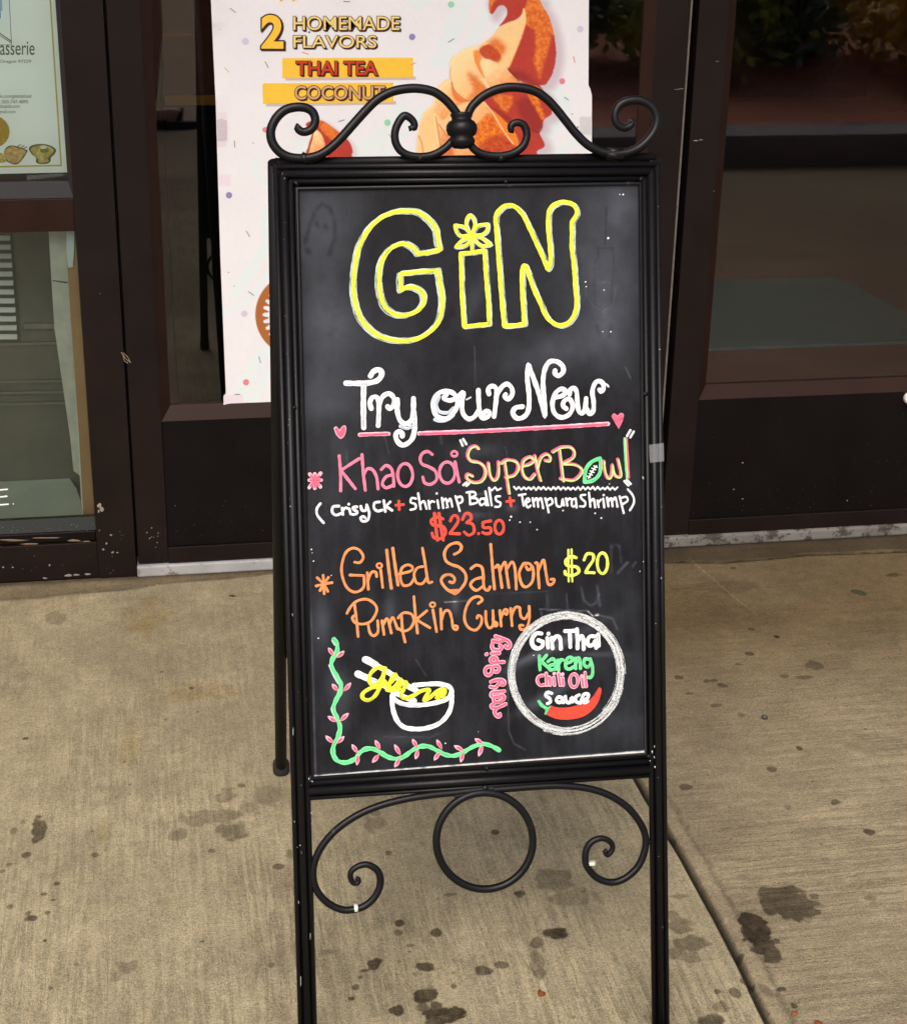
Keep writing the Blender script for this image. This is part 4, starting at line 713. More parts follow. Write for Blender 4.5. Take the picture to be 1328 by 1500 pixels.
dr, st2 = door(.993, 2.03, 'dark brown glass door leaf at the right edge, its bare pane mirroring planting and pavement', 1, 0)
chips('paint_chip', st2, [(1019, 206, 4, .8), (1026, 205, 3, .7), (1050, 90, 3, .6), (1045, 280, .8, 1)], .0035)
chips('paint_chip', st1, [(996, 130, 5, .7), (990, 131, 4, .6)], .0035)
kk = MB(); kk.lathe([(.0005, -.012), (.010, -.012), (.0125, -.008), (.0125, .010)], wall(1331, 583, .004), Vector((0, 1, 0)), 20)
kk.build('knob', mat('white_enamel', (225, 222, 215), .35), dr, smooth=True)
kp = [o for o in dr.children if o.name.startswith('kick_panel')][0]
chips('dust_speck', kp, rnd_chips(24, 1010, 1328, 700, 755, .2, .7)+rnd_chips(40, 1015, 1328, 600, 750, .2, .6)+[(1074, 717, 1.6, 1), (1087, 731, 1.5, 1.2), (1185, 754, 1.8, 1.4), (1240, 733, 1.2, 1), (1087, 678, 1.6, 1.4)], .0062, MATS['panel_dust'])
k = MB(); k.box(.9755, .9785, yb(.0), yb(.004), .03, 2.13); k.build('weatherstrip', mat('grey_strip', (96, 88, 82), .7, var=.5, vscale=90), dl)

jt = empty('door_frame', (.98, WY, 0), 'dark brown metal frame and closed head around the pair of doors', 'door frame')
bx('stop', BLACKG, jt, -.062, -.05, .05, .07, 0, 2.14); bx('stop', BLACKG, jt, .965, 1.01, .051, .07, .02, 2.14); bx('jamb', BRONZE, jt, 2.034, 2.11, 0, .09, 0, 2.2)
bx('head', BRONZE, jt, -.056, 2.034, 0, .09, 2.136, 2.2)
thm = worn_metal('worn_sill', (150, 152, 152), (120, 112, 100), .56, .6)
thm2 = worn_metal('weathered_sill', (104, 102, 98), (66, 60, 54), .50, .85)
tag(bx('door_threshold', thm, None, -.0595, .962, -.004, .06, 0, .0225, .003), 'pale worn metal threshold under the door with the poster', 'threshold')
tag(bx('door_threshold', thm2, None, .9655, 2.03, -.006, .06, 0, .0235, .004), 'rough grey weathered threshold under the right hand door', 'threshold')

sw = empty('shop_window', (-.7, WY, 0), 'dark brown framed shop window at the left edge, upper pane holding a menu', 'window')
mul = bx('mullion', BRONZE, sw, -.132, -.0605, 0, .09, .002, 2.2)
bx('mullion', BRONZE, sw, -1.42, -1.35, 0, .09, .002, 2.2)
bx('head', BRONZE, sw, -1.35, -.132, .002, .09, 2.12, 2.2)
bx('rail', BEADM, sw, -1.35, -.132, .006, .06, .6775, .7355)
bl = bx('bottom_rail', BRONZE, sw, -1.35, -.132, .003, .08, .002, .0760)
bx('sill_trim', PANELM, sw, -1.35, -.132, .009, .08, .0765, .0985, .003)
bead('gasket', sw, (-1.35, -.132, .736, 2.12), (-1.34, -.140, .765, 2.11), .012, .017, mat('gasket_dark', (26, 25, 27), .35))
bead('gasket', sw, (-1.35, -.132, .099, .677), (-1.34, -.1335, .124, .676), .011, .017, mat('gasket_green', (22, 28, 25), .4))
pane('glass', sw, -1.34, -.140, .765, 2.11, .018, GLASSW); lowp = pane('glass', sw, -1.34, -.1335, .124, .676, .018, GLASSW)
chips('paint_chip', mul, [(146, 741, 3, 4), (149, 746, 3.6, 3.4), (144.5, 749, 1.4, 2.6), (156, 796, 1.6, 1.6), (151.5, 805, 1.8, 1.8), (165, 809.5, 2.4, 1.3), (172, 809.5, 2, 1), (163, 784, 2, 1.4), (146, 777, 1.2, 1), (147, 430, .8, 1)]+rnd_chips(12, 146, 190, 775, 845, .3, .8), -.0006)
chips('paint_chip', bl, rnd_chips(8, 2, 138, 800, 842, .3, .9)+[(5, 831, 1.8, 1.4), (19, 831, 2, 1.2), (73, 828, 1.6, 1.6), (100, 843, 6, 2), (112, 842, 5, 1.6), (128, 841, 5, 1.6), (66, 847, 4, 1.2)], .0022)
DARKP = mat('old_dark_paint', (30, 24, 22), .6, var=.3, vscale=60)
k = MB()
k_ = chips('flaking_paint', sw, [(18, 791, 22, 1.2), (70, 788, 26, 1.3), (110, 792, 12, 2), (128, 795, 10, 3), (44, 797, 16, 1.6), (10, 801, 20, 1), (90, 799, 18, 1.4), (125, 798, 14, 2), (22, 792, 14, 1), (58, 799, 20, 1.2)], .0082, FLAKE)
chips('paint_speck', lowp, rnd_chips(40, 2, 138, 768, 784, .3, .9), .0105, mat('dust_speck', (120, 130, 122), .9))
# white window lettering: the end of a word
k = MB()
for a, b in (((-7, 718.5), (12, 716.8)), ((-7, 728.8), (11.5, 727)), ((-7, 740.4), (13.5, 738.6)), ((-7, 718.5), (-6, 740.4)), ((19.4, 738.4), (20.6, 738.3))):
    k.tube([wall(*a, .0172), wall(*b, .0172)], .0016, 8, flat=Vector((0, -1, 0)))
k.build('lettering', mat('white_vinyl', (225, 232, 225), .6), lowp)

# ---- display alcove behind the lower pane
wd = empty('window_display', (-.4, WY+.1, .1), 'pale green display ledge with olive back wall and louvred vent behind the lower window pane', 'display')
def quad(name, m, par, pts, d, th=.003):
    P = [wall(*p, d) for p in pts]; k = MB(); n_ = len(P); V = P+[Vector((p.x, p.y+th, p.z)) for p in P]
    k.add(V, [tuple(range(n_)), tuple(reversed(range(n_, 2*n_)))]+[(i, n_+i, n_+(i+1) % n_, (i+1) % n_) for i in range(n_)]); return k.build(name, m, par)
bwm = mat('olive_wall', (104, 103, 92), .85, var=.22, vscale=14); x_l = wall(-60, 500, .25).x-1
box_obj('back_wall', bwm, wd, x_l, -.132, WY+.252, WY+.27, 0, .70)
lw = mat('louvre_white', (222, 222, 212), .7, var=.1)
lv = quad('vent_frame', mat('vent_dark', (92, 94, 84), .8), wd, [(-60, 330), (16, 330), (29.5, 492), (-60, 498)], .246)
for i in range(12):
    y = 345.5+i*13.15; xr = 15+(y-345)*.073; k = MB()
    P = [wall(-60, y, .238), wall(xr, y, .238), wall(xr, y+7.0, .232), wall(-60, y+7.0, .232)]; V = P+[p+Vector((0, .004, 0)) for p in P]
    k.add(V, [(0, 1, 2, 3), (7, 6, 5, 4), (0, 4, 5, 1), (1, 5, 6, 2), (2, 6, 7, 3), (3, 7, 4, 0)]); k.build('slat', lw, lv)
tm = mat('trim_olive', (124, 123, 112), .8, var=.2, vscale=30)
for (a, b, c, d) in (((36, 474), (85, 474), (86, 482), (36, 482)), ((-40, 504), (87, 501), (87, 504.5), (-40, 507.5)), ((-40, 559), (96, 557), (96, 559.5), (-40, 561.5)), ((-40, 575), (97, 573), (97, 576), (-40, 578)), ((-40, 592), (98, 589), (98, 592), (-40, 595))):
    quad('trim', tm, wd, [a, b, c, d], .242, .008)
shz = wall(60, 766, .02).z; k = MB(); x1 = wall(118, 720, .14).x
prof = [(x_l, WY+.022), (wall(123, 764, .03).x, WY+.022), (wall(121, 740, .1).x, WY+.10), (wall(112, 700, .2).x, WY+.19), (wall(102, 694, .25).x, WY+.25), (x_l, WY+.25)]
k.add([(x, y, shz) for x, y in prof]+[(x, y, shz-.02) for x, y in prof], [tuple(range(6)), tuple(reversed(range(6, 12)))]+[(i, (i+1) % 6, 6+(i+1) % 6, 6+i) for i in range(6)])
k.build('ledge', mat('pale_green_ledge', (226, 234, 214), .6, var=.14, vscale=16), wd)
quad('plaster_strip', mat('old_plaster', (198, 200, 184), .9, var=.25, vscale=45, bump=.5, bscale=120), wd, [(71, 330), (96, 330), (99, 390), (105, 480), (116, 640), (120, 700), (114, 694), (108, 690), (103, 640), (80, 480), (75, 400)], .075)
quad('white_edge', mat('white_edge', (215, 220, 205), .7), wd, [(111, 560), (116, 640), (123.5, 766), (121, 766), (114, 640), (110, 560)], .070, .002)
quad('wood_jamb', mat('tan_wood', (172, 130, 84), .6, var=.18, vscale=20), wd, [(96, 330), (116, 330), (124, 480), (134, 640), (142, 772), (123.5, 772), (116, 640), (105, 480), (99, 390)], .052)
quad('paper_scrap', mat('paper_scrap', (205, 220, 220), .8), wd, [(97, 335), (109, 335), (109, 365), (107, 391.5), (100, 392), (98, 370)], .045, .0006)
quad('crack', mat('crack_dark', (60, 60, 50), .9), wd, [(77.5, 410.5), (99, 413.5), (99, 415), (77.5, 411.6)], .0735, .0012)

# ------------------------------------------------------------------ prints
FONTC = {}
def text_geo(body, bold=0.0, shear=0.0):
    key = (body, bold, shear)
    if key in FONTC: return FONTC[key]
    c = bpy.data.curves.new('txt', 'FONT'); c.body = body; c.offset = bold; c.resolution_u = 5; c.fill_mode = 'FRONT'; c.shear = shear
    o = bpy.data.objects.new('txt', c); COL.objects.link(o); dg = bpy.context.evaluated_depsgraph_get(); me = o.evaluated_get(dg).to_mesh()
    v = [tuple(p.co[:2]) for p in me.vertices]; f = [tuple(p.vertices) for p in me.polygons]
    o.evaluated_get(dg).to_mesh_clear(); bpy.data.objects.remove(o); bpy.data.curves.remove(c); FONTC[key] = (v, f); return v, f
class Print:
    def __init__(s, depth): s.k = MB(); s.ms = []; s.d = depth
    def mi(s, m):
        if m not in s.ms: s.ms.append(m)
        return s.ms.index(m)
    def poly(s, m, pts, lay=1, crop=(0, 0, 1), smooth=True):
        ox, oy, sc = crop; P = [(ox+x/sc, oy+y/sc) for x, y in pts]
        if smooth: P = [tuple(p) for p in catmull(P, 1.5, True)]
        s.k.add([wall(*p, s.d-lay*.00025) for p in P], tessellate_polygon([[Vector((p[0], p[1], 0)) for p in P]]), s.mi(m))
    def dot(s, m, x, y, r_, lay=1): s.poly(m, [(x+r_*math.cos(a), y+r_*math.sin(a)) for a in [2*math.pi*i/18 for i in range(18)]], lay, smooth=False)
    def line(s, m, a, b, w, lay=1):
        dx_, dy_ = b[0]-a[0], b[1]-a[1]; L = math.hypot(dx_, dy_); nx_, ny_ = -dy_/L*w/2, dx_/L*w/2
        s.poly(m, [(a[0]+nx_, a[1]+ny_), (b[0]+nx_, b[1]+ny_), (b[0]-nx_, b[1]-ny_), (a[0]-nx_, a[1]-ny_)], lay, smooth=False)
    def ribbon(s, m, pts, w, lay=1):
        s.nr = getattr(s, 'nr', 0)+1; lay = lay+(s.nr % 14)*.12; q = catmull(pts, 2); P1 = []; P2 = []; T = []
        for i in range(len(q)):
            t = q[min(i+1, len(q)-1)]-q[max(0, i-1)]; T.append(t/np.hypot(*t))
        rows = [(q[0]-T[0]*w/2*math.sin(R(a)), T[0], math.cos(R(a))) for a in (84, 60, 30)]+[(p, t, 1) for p, t in zip(q, T)]+[(q[-1]+T[-1]*w/2*math.sin(R(a)), T[-1], math.cos(R(a))) for a in (30, 60, 84)]
        for p, t, k_ in rows: n_ = np.array([-t[1], t[0]])*w/2*k_; P1.append(p+n_); P2.append(p-n_)
        n_ = len(rows); s.k.add([wall(*p, s.d-lay*.00025) for p in P1+P2], [(i, i+1, n_+i+1, n_+i) for i in range(n_-1)], s.mi(m))
    def text(s, m, body, x0, y0, x1, y1, lay=2, bold=0.0, grow=0.0, dx=0, dy=0):   # fills the photo box x0..x1, y0 (top)..y1 (base)
        v, f = text_geo(body, bold); bb = text_geo(body, 0.0)[0]; ax = [p[0] for p in bb]; ay = [p[1] for p in bb]; mx_, Mx, my, My = min(ax), max(ax), min(ay), max(ay)
        q = [wall(x0+dx+(p[0]-mx_)/(Mx-mx_)*(x1-x0), y1+dy-(p[1]-my)/(My-my)*(y1-y0), s.d-lay*.00025) for p in v]; s.k.add(q, f, s.mi(m))
    def build(s, name, par): return s.k.build(name, s.ms, par)
def pm(name, c, var=.05, vs=60): return mat('print_'+name, c, .55, var=var, vscale=vs, spec=.3)
def mottled(name, a, b, sc=60):
    m, n, l, bs = nodes_mat('print_'+name); tc = n.new('ShaderNodeTexCoord'); no = n.new('ShaderNodeTexNoise'); no.inputs['Scale'].default_value = sc; no.inputs['Detail'].default_value = 6; no.inputs['Roughness'].default_value = .65
    l.new(tc.outputs['Object'], no.inputs['Vector']); r = n.new('ShaderNodeValToRGB'); r.color_ramp.elements[0].position = .36; r.color_ramp.elements[1].position = .62
    r.color_ramp.elements[0].color = lin(a); r.color_ramp.elements[1].color = lin(b); l.new(no.outputs['Fac'], r.inputs['Fac']); l.new(r.outputs['Color'], bs.inputs['Base Color']); bs.inputs['Roughness'].default_value = .55; return m

po = empty('poster', (.46, WY+.02, .345), 'pale pastel poster with orange soft serve artwork, taped to the left door pane', 'poster')
PD = .0195
PBW, PBH = (306.0, 868.0), (-6.0, 597.0)
def printed(X, Y):
    col = np.empty(X.shape+(3,)); base = np.array(lin((226, 226, 229))[:3]); col[:] = base
    col *= (1+.05*(fbm(X*.02, Y*.02, 3)-.5)+.05*(fbm(X*.5, Y*.5, 5, 2)-.5))[..., None]
    def blend(c, m):
        col[:] = col*(1-m[..., None])+np.array(c)*m[..., None]
    def sdf(P):
        n_ = len(P); ins = np.zeros(X.shape, bool)
        for k_ in range(n_):
            (x1, y1), (x2, y2) = P[k_], P[(k_+1) % n_]
            if y1 == y2: continue
            ins ^= ((y1 > Y) != (y2 > Y)) & (X < (x2-x1)*(Y-y1)/(y2-y1)+x1)
        return np.where(ins, 1, -1)*seg_dist(X, Y, list(P)+[P[0]])
    K = (610, 0, 6.036); CC = (380, 100, 4.427)
    def outline(pts, crop, smooth=True):
        P = [(crop[0]+x/crop[2], crop[1]+y/crop[2]) for x, y in pts]; return [tuple(p) for p in catmull(P, 3, True)] if smooth else P
    def area(c1, c2, pts, crop=K, s=.7, rough=0.0, tex=.0, grad=None, op=1.0):
        d = sdf(outline(pts, crop)); n1 = fbm(X*.35, Y*.35, 7, 4)-.5
        m = sstep(-s, s, d+rough*8*n1)*op; c1 = np.array(lin(c1)[:3]); c2 = np.array(lin(c2)[:3])
        t = .5+tex*3.2*(fbm(X*.30+3, Y*.30, 9, 4)-.5)
        if grad is not None:
            gx, gy, hx, hy = [v/6.036 if crop is K else v for v in grad]; ox = crop[0] if crop is K else 0
            t = t+((X-ox-gx)*(hx-gx)+(Y-gy)*(hy-gy))/((hx-gx)**2+(hy-gy)**2)-.5
        t = np.clip(t, 0, 1)[..., None]; col[:] = col*(1-m[..., None])+(c1*(1-t)+c2*t)*m[..., None]
    mint = lin((217, 230, 230))[:3]
    for pts, w in BRUSH:
        q = [tuple(p) for p in catmull(pts, 4)]; blend(mint, sstep(w/2+1, w/2-1, seg_dist(X, Y, q))*.85)
    for x0, y0, x1, y1 in ((318, 165, 332, 215), (320, 256, 338, 272), (328, 579, 356, 592)): blend(lin((226, 206, 220))[:3], sstep(-1.5, 1.5, np.minimum(np.minimum(X-x0, x1-X), np.minimum(Y-y0, y1-Y)))*.7)
    TAN = (238, 186, 120); LT = (250, 214, 158); ORG = (226, 128, 52); DOR = (206, 92, 34); RED = (166, 50, 42); RED2 = (186, 66, 50); DRD = (116, 32, 38); BR = (236, 134, 40)
    sil = [(650,-30),(640,70),(648,115),(665,128),(692,100),(718,60),(760,46),(795,75),(797,130),(765,185),(722,247),(662,322),(555,402),(430,430),(312,508),(294,560),(296,640),(308,690),(190,760),(150,865),(145,920),(65,995),(22,1110),(8,1200),(0,1335),(30,1420),(1040,1420),(1062,1340),(1133,1288),(1085,1172),(1113,1120),(1122,1062),(1182,1020),(1195,985),(1150,850),(1105,757),(1150,735),(1200,650),(1232,500),(1226,370),(1197,230),(1160,130),(1110,50),(1055,-30)]
    sd = sdf([(x+7, y+6) for x, y in outline(sil, K)]); blend(lin((188, 172, 184))[:3], sstep(-13, 3, sd)*.75)
    A = area
    A(RED, RED2, [(905,735),(1050,738),(1112,790),(1150,850),(1195,985),(1182,1020),(1122,1062),(1113,1120),(1085,1172),(1133,1288),(1062,1340),(1040,1420),(480,1420),(560,1000),(640,800)], tex=.25)
    A(LT, ORG, [(308,690),(190,760),(150,865),(145,920),(65,995),(22,1110),(8,1200),(0,1335),(30,1420),(520,1420),(640,1330),(790,1345),(862,1282),(760,1150),(680,1010),(600,905),(560,850),(440,800)], tex=.10, grad=(150,900,800,1380))
    A(TAN, DOR, [(170,1060),(200,1120),(300,1240),(330,1420),(200,1420),(180,1240)], s=4, tex=.2, grad=(160,1100,330,1300), op=.8)
    A(LT, TAN, [(30,1120),(100,1000),(165,960),(190,1120),(205,1300),(150,1420),(40,1400)], s=3, tex=.12)
    A(LT, ORG, [(150,930),(190,770),(300,720),(345,830),(420,900),(330,960),(240,1060),(180,1010)], s=2.5, tex=.12, grad=(200,780,400,1000))
    A(BR, DOR, [(314,735),(330,800),(400,872),(455,896),(400,905),(340,880),(310,810)], s=1.6, op=.9)
    A(BR, DOR, [(500,1180),(560,1070),(650,1005),(760,1150),(862,1282),(800,1300),(700,1250),(600,1290),(540,1320)], s=3.5, rough=.5, tex=.9)
    A(RED, DOR, [(520,1340),(600,1250),(720,1190),(862,1286),(820,1420),(540,1420)], s=3, rough=.5, tex=.5)
    A(DOR, ORG, [(680,860),(830,835),(850,880),(800,985),(750,960)], s=3, rough=.6, tex=.9)
    A(ORG, BR, [(628,950),(690,985),(800,1090),(880,1190),(902,1270),(862,1284),(760,1150)], s=1.2, rough=.2, tex=.6)
    A(DRD, RED, [(890,905),(1000,860),(1095,985),(1108,1120),(1060,1165),(980,1110),(905,1000)], s=6, op=.85)
    A(DRD, RED, [(640,950),(740,985),(870,1080),(845,1110),(740,1020)], s=3.5, op=.9)
    A(DOR, BR, [(985,835),(1060,850),(1100,940),(1130,1045),(1112,1062),(1050,960)], s=2.5, rough=.4, tex=.8)
    A(ORG, DOR, [(905,738),(1050,740),(1110,790),(1130,835),(1040,785)], s=2, tex=.5)
    A(LT, TAN, [(545,405),(430,430),(312,508),(294,560),(296,640),(312,722),(350,790),(400,850),(460,888),(525,862),(600,800),(625,790),(555,680),(515,600),(500,500),(512,455),(556,446)], tex=.10, grad=(350,600,540,780))
    A(ORG, DOR, [(455,640),(540,690),(630,795),(560,852),(450,880),(500,800),(470,720)], s=6, rough=.4, tex=.5, op=.9)
    A(LT, ORG, [(512,453),(556,448),(592,510),(700,547),(808,604),(908,724),(800,752),(700,775),(640,795),(560,682),(520,602),(500,520)], tex=.12, grad=(640,590,800,830))
    A(ORG, BR, [(500,455),(556,446),(580,505),(562,560),(600,690),(560,690),(515,600),(500,520)], s=2, tex=.3, op=.9)
    A(LT, LT, [(497,500),(503,500),(520,590),(560,670),(640,780),(630,790),(550,680),(512,600)], s=1.2, op=.7)
    A(DOR, ORG, [(872,-40),(930,50),(945,80),(962,120),(965,215),(1000,272),(1060,300),(1170,262),(1222,340),(1197,230),(1160,130),(1110,50),(1055,-40)], tex=1.1)
    A(RED, RED2, [(963,205),(940,290),(870,470),(806,602),(900,702),(1000,740),(1105,757),(1150,735),(1200,650),(1232,500),(1226,370),(1190,290),(1060,270),(1000,245)], s=1.0, rough=.3, tex=.25)
    A(ORG, DOR, [(1050,270),(1110,250),(1180,240),(1186,330),(1160,440),(1120,560),(1085,690),(1058,610),(1035,540),(1052,420)], s=3.5, rough=.5, tex=.9)
    A(DRD, RED, [(850,640),(930,630),(1010,690),(1080,745),(1000,738),(900,705)], s=6, op=.9)
    A(RED, RED2, [(650,-30),(640,70),(648,115),(665,128),(692,100),(718,60),(760,46),(795,75),(797,130),(765,185),(728,235),(810,200),(890,165),(950,90),(960,-40),(720,-60)], tex=.2)
    A(DOR, BR, [(650,-30),(640,60),(646,112),(655,95),(668,40),(710,-20)], s=2, tex=.6)
    A(TAN, LT, [(948,70),(912,160),(800,202),(722,247),(662,322),(555,402),(548,438),(640,390),(735,365),(718,545),(806,604),(872,462),(942,275),(968,190)], s=.9, tex=.16)
    A(BR, DOR, [(630,392),(705,335),(790,420),(755,500),(722,552),(640,500)], s=6, rough=.4, tex=.5, op=.95)
    A(DOR, RED, [(552,436),(642,395),(742,490),(717,547),(650,525),(592,510)], s=1.6, rough=.2, tex=.3)
    def crease(c, pts, w, op=.8):
        q = [tuple(p) for p in catmull([(610+x/6.036, y/6.036) for x, y in pts], 2)]; d = seg_dist(X, Y, q); blend(lin(c)[:3], np.exp(-(d/w)**2)*op)
    for c, w, op, pts in ((DOR, 1.1, .9, [(308,735),(335,800),(395,858),(455,892),(520,878)]), (DOR, .8, .6, [(300,600),(298,680),(318,740)]), ((252, 226, 178), .9, .8, [(500,470),(500,520),(535,610),(590,700),(640,770)]), ((252, 226, 178), .9, .7, [(600,905),(680,1010),(760,1145),(850,1270)]),
        (DOR, 1.0, .8, [(168,1030),(185,1130),(210,1290),(215,1400)]), ((252, 226, 178), .8, .7, [(158,1010),(170,1120),(196,1290)]), (DOR, 1.0, .8, [(196,1100),(240,1160),(290,1230)]), ((96, 26, 32), 1.3, .8, [(806,604),(850,655),(905,712)]), ((96, 26, 32), 1.2, .7, [(905,738),(980,745),(1060,752),(1110,790)]), ((96, 26, 32), 1.2, .7, [(1108,1120),(1080,1170),(1010,1140),(960,1100)]),
        (DOR, 1.0, .7, [(20,1200),(50,1290),(60,1390)]), ((252, 226, 178), 1.2, .6, [(150,930),(170,850),(220,770),(300,710)]), ((252, 226, 178), 1.3, .7, [(310,560),(350,500),(430,450),(530,420)]), ((210, 90, 60), .9, .6, [(1100,640),(1150,480),(1185,330)]), ((240, 150, 70), .8, .7, [(812,598),(872,468),(942,278),(966,190)])):
        crease(c, pts, w, op)
    CS = [(300,362),(365,336),(425,350),(520,422),(585,480),(606,545),(600,572),(690,592),(700,640),(310,640),(318,500),(340,420)]
    sd = sdf([(x+4, y+3) for x, y in outline(CS, CC)]); blend(lin((196, 178, 188))[:3], sstep(-7, 2, sd)*.6*(X < 560))
    A(RED, RED2, CS, CC, tex=.3); A(DOR, ORG, [(365,336),(425,350),(540,440),(500,480),(420,420)], CC, s=2, rough=.3, tex=.7); A(LT, ORG, [(362,398),(412,450),(445,600),(440,640),(310,640),(322,540),(345,460)], CC, s=1, tex=.2, grad=(455,195,480,232))
    r_ = np.hypot(X-436, Y-461); th = np.arctan2(Y-461, X-436)/(2*np.pi)*30; tooth = 1-np.abs((th % 1)-.5)*2
    blend(lin((166, 100, 52))[:3], sstep(.7, -.7, r_-62)*sstep(-.7, .7, r_-(51-9*sstep(.25, .95, tooth))))
    return np.concatenate([np.clip(col, .003, .86), np.ones(X.shape+(1,))], -1)
BRUSH = (([(700, -30), (672, 20), (645, 90)], 26), ([(735, -20), (700, 40), (672, 92)], 16), ([(595, -10), (610, 4), (640, -12)], 20), ([(405, 330), (372, 390), (345, 430)], 17), ([(392, 400), (362, 440), (334, 455)], 9), ([(404, 508), (370, 540), (352, 584)], 20), ([(390, 545), (372, 585)], 14), ([(378, 235), (372, 250), (384, 262)], 11), ([(392, 312), (384, 330), (396, 345)], 14), ([(590, 160), (560, 200), (520, 228)], 22), ([(615, 165), (585, 205), (560, 230)], 12), ([(470, 225), (440, 215)], 18), ([(850, 205), (800, 232)], 12), ([(800, 128), (830, 150), (822, 170), (790, 220)], 16), ([(820, -10), (790, 4), (750, -10)], 14))
gx = np.linspace(0, 1, 561); gy = np.linspace(0, 1, 602)
def poster_edge(Y): return np.interp(Y, [-10, 150, 380, 576, 580, 600], [308.5, 316, 323, 331, 327.5, 327.5]), np.interp(Y, [-10, 125, 130, 140, 600], [862, 861.5, 864, 866.5, 866])
GXp, GYp = np.meshgrid(gx, gy); YP = PBW[0]*0+PBH[0]+(PBH[1]-PBH[0])*GYp; e0, e1 = poster_edge(YP); XP = e0+(e1-e0)*GXp
me = grid_mesh('paper', gx, gy, lambda X, Y: X*0, {'print': ('FLOAT_COLOR', lambda X, Y: printed(XP, YP))})
rm = np.array([rt.x, rt.y, rt.z]); um = np.array([up.x, up.y, up.z]); fm = np.array([fw.x, fw.y, fw.z])
D = ((XP-CX)/F)[..., None]*rm-((YP-CY)/F)[..., None]*um+fm; P3 = np.array([0, 0, H])+D*((WY+PD)/D[..., 1])[..., None]
P3[..., 1] -= .0035*sstep(340, 308, XP)*sstep(.35, .6, fbm(YP*.012, YP*0, 5))
me.vertices.foreach_set('co', P3.astype(np.float32).ravel()); me.flip_normals(); me.update()
m_, n_, l_, b_ = nodes_mat('printed_paper'); at_ = n_.new('ShaderNodeAttribute'); at_.attribute_name = 'print'; l_.new(at_.outputs['Color'], b_.inputs['Base Color']); b_.inputs['Roughness'].default_value = .5; b_.inputs['Specular IOR Level'].default_value = .3
pap = link('paper', me, m_, po)
xs_ = (wall(308, -6, PD).x, wall(862, -6, PD).x); zt_ = wall(500, -5, PD).z
k = MB(); k.add([(xs_[0], WY+PD, zt_), (xs_[1], WY+PD, zt_), (xs_[1], WY+PD, 1.55), (xs_[0], WY+PD, 1.55)], [(0, 1, 2, 3)]); k.build('paper_upper', pm('paper', (226, 226, 229), .03, 8), po)
tx_ = Print(PD); gold = pm('gold', (238, 192, 62), .06); brown = pm('dark_brown', (64, 36, 24)); lgold = pm('light_gold', (232, 206, 128)); cream = pm('cocoa_cream', (206, 160, 120)); redt = pm('lettering_red', (196, 58, 32))
tx_.poly(gold, [(413.5, 85.2), (604.8, 84.6), (605, 113.6), (413.8, 114.6)], 2, smooth=False); tx_.poly(gold, [(384.6, 122.2), (576, 121), (576, 149.8), (385.2, 152)], 2, smooth=False)
sh2 = pm('soft_shadow', (196, 182, 176)); tx_.poly(sh2, [(418, 114), (609, 112), (609, 117), (418, 118)], 1, smooth=False); tx_.poly(sh2, [(390, 151), (580, 148), (580, 153), (390, 156)], 1, smooth=False)
def styled(body, x0, y0, x1, y1, col, b=.0):
    tx_.text(brown, body, x0, y0, x1, y1, 4, .034+b, dx=1.8, dy=1.8); tx_.text(brown, body, x0, y0, x1, y1, 6, .036+b); tx_.text(col, body, x0, y0, x1, y1, 8, .004+b)
styled('2', 385, 24, 413, 69, gold, .03); styled('HOMEMADE', 430, 24, 585, 44, lgold); styled('FLAVORS', 430, 52, 551, 70, lgold); styled('THAI TEA', 434, 90, 552, 109.5, redt, .012); styled('COCONUT', 432, 126, 563, 145.5, cream, .006)
for x, w in ((412, 9), (430, 7)): tx_.poly(gold, [(x-w/2, -14), (x+w/2, -14), (x+w/2, -1), (x, 2.5), (x-w/2, -1)], 3, smooth=False)
tx_.build('printed_lettering', po)
cf = Print(PD)
lil = pm('lilac', (140, 132, 178)); plil = pm('pale_lilac', (204, 196, 220)); grn = pm('mint_dot', (150, 206, 176)); ros = pm('rose', (220, 130, 140)); gry = pm('grey_sprinkle', (120, 116, 122)); tn = pm('tan_sprinkle', (200, 180, 150)); bl_ = pm('blush', (228, 208, 222))
for m, x, y, r_ in ((plil, 359.5, 60.5, 5.2), (lil, 603.5, 54, 4.7), (lil, 335.5, 286, 4.7), (plil, 358, 459.5, 4.6), (ros, 360.5, 560, 4.6), (ros, 388.5, 190, 4), (grn, 660.5, 6.5, 4.7), (grn, 567.5, 179.5, 4.8), (ros, 823, 119, 4.4), (plil, 849.5, 42.5, 4.8)): cf.dot(m, x, y, r_, 2)
for m, a, b in ((gry, (337, 12), (345.5, 18.5)), (gry, (388, 90), (393.5, 99.5)), (tn, (329, 99), (336, 106)), (ros, (442, 76), (452, 79.5)), (gry, (656, 62), (665, 56.5)), (gry, (343.5, 206), (344, 216)), (gry, (360.5, 338), (366, 347)), (gry, (364, 427), (372, 433)), (gry, (379, 522), (382, 532)), (gry, (826, 142), (832.5, 146.5)), (ros, (839.5, 82), (841.5, 92)), (gry, (495.5, 178), (504.5, 175.5)), (tn, (568, 196), (572, 200)), (gry, (503, 2), (513, 2.5)), (ros, (601, 95), (609, 92)), (gry, (344, 577.6), (352, 577.8))): cf.line(m, a, b, 1.1, 3)
for x, y, r_ in ((321.5, 42.5, .9), (370.8, 209.5, .8), (335, 399, .9), (343, 419, .8), (837.5, 167, .9), (846, 186, 1.2), (453, 47, 1.6)): cf.dot(gry, x, y, r_, 3)
cf.build('confetti_print', po)
quad('tape_strip', TAPE, po, [(317.5, 176), (325, 173), (332.5, 177), (333, 205), (319, 206)], PD-.004, .0002); quad('tape_strip', TAPE, po, [(848.5, 170), (865.5, 170), (865.5, 197), (849, 196)], PD-.004, .0002)

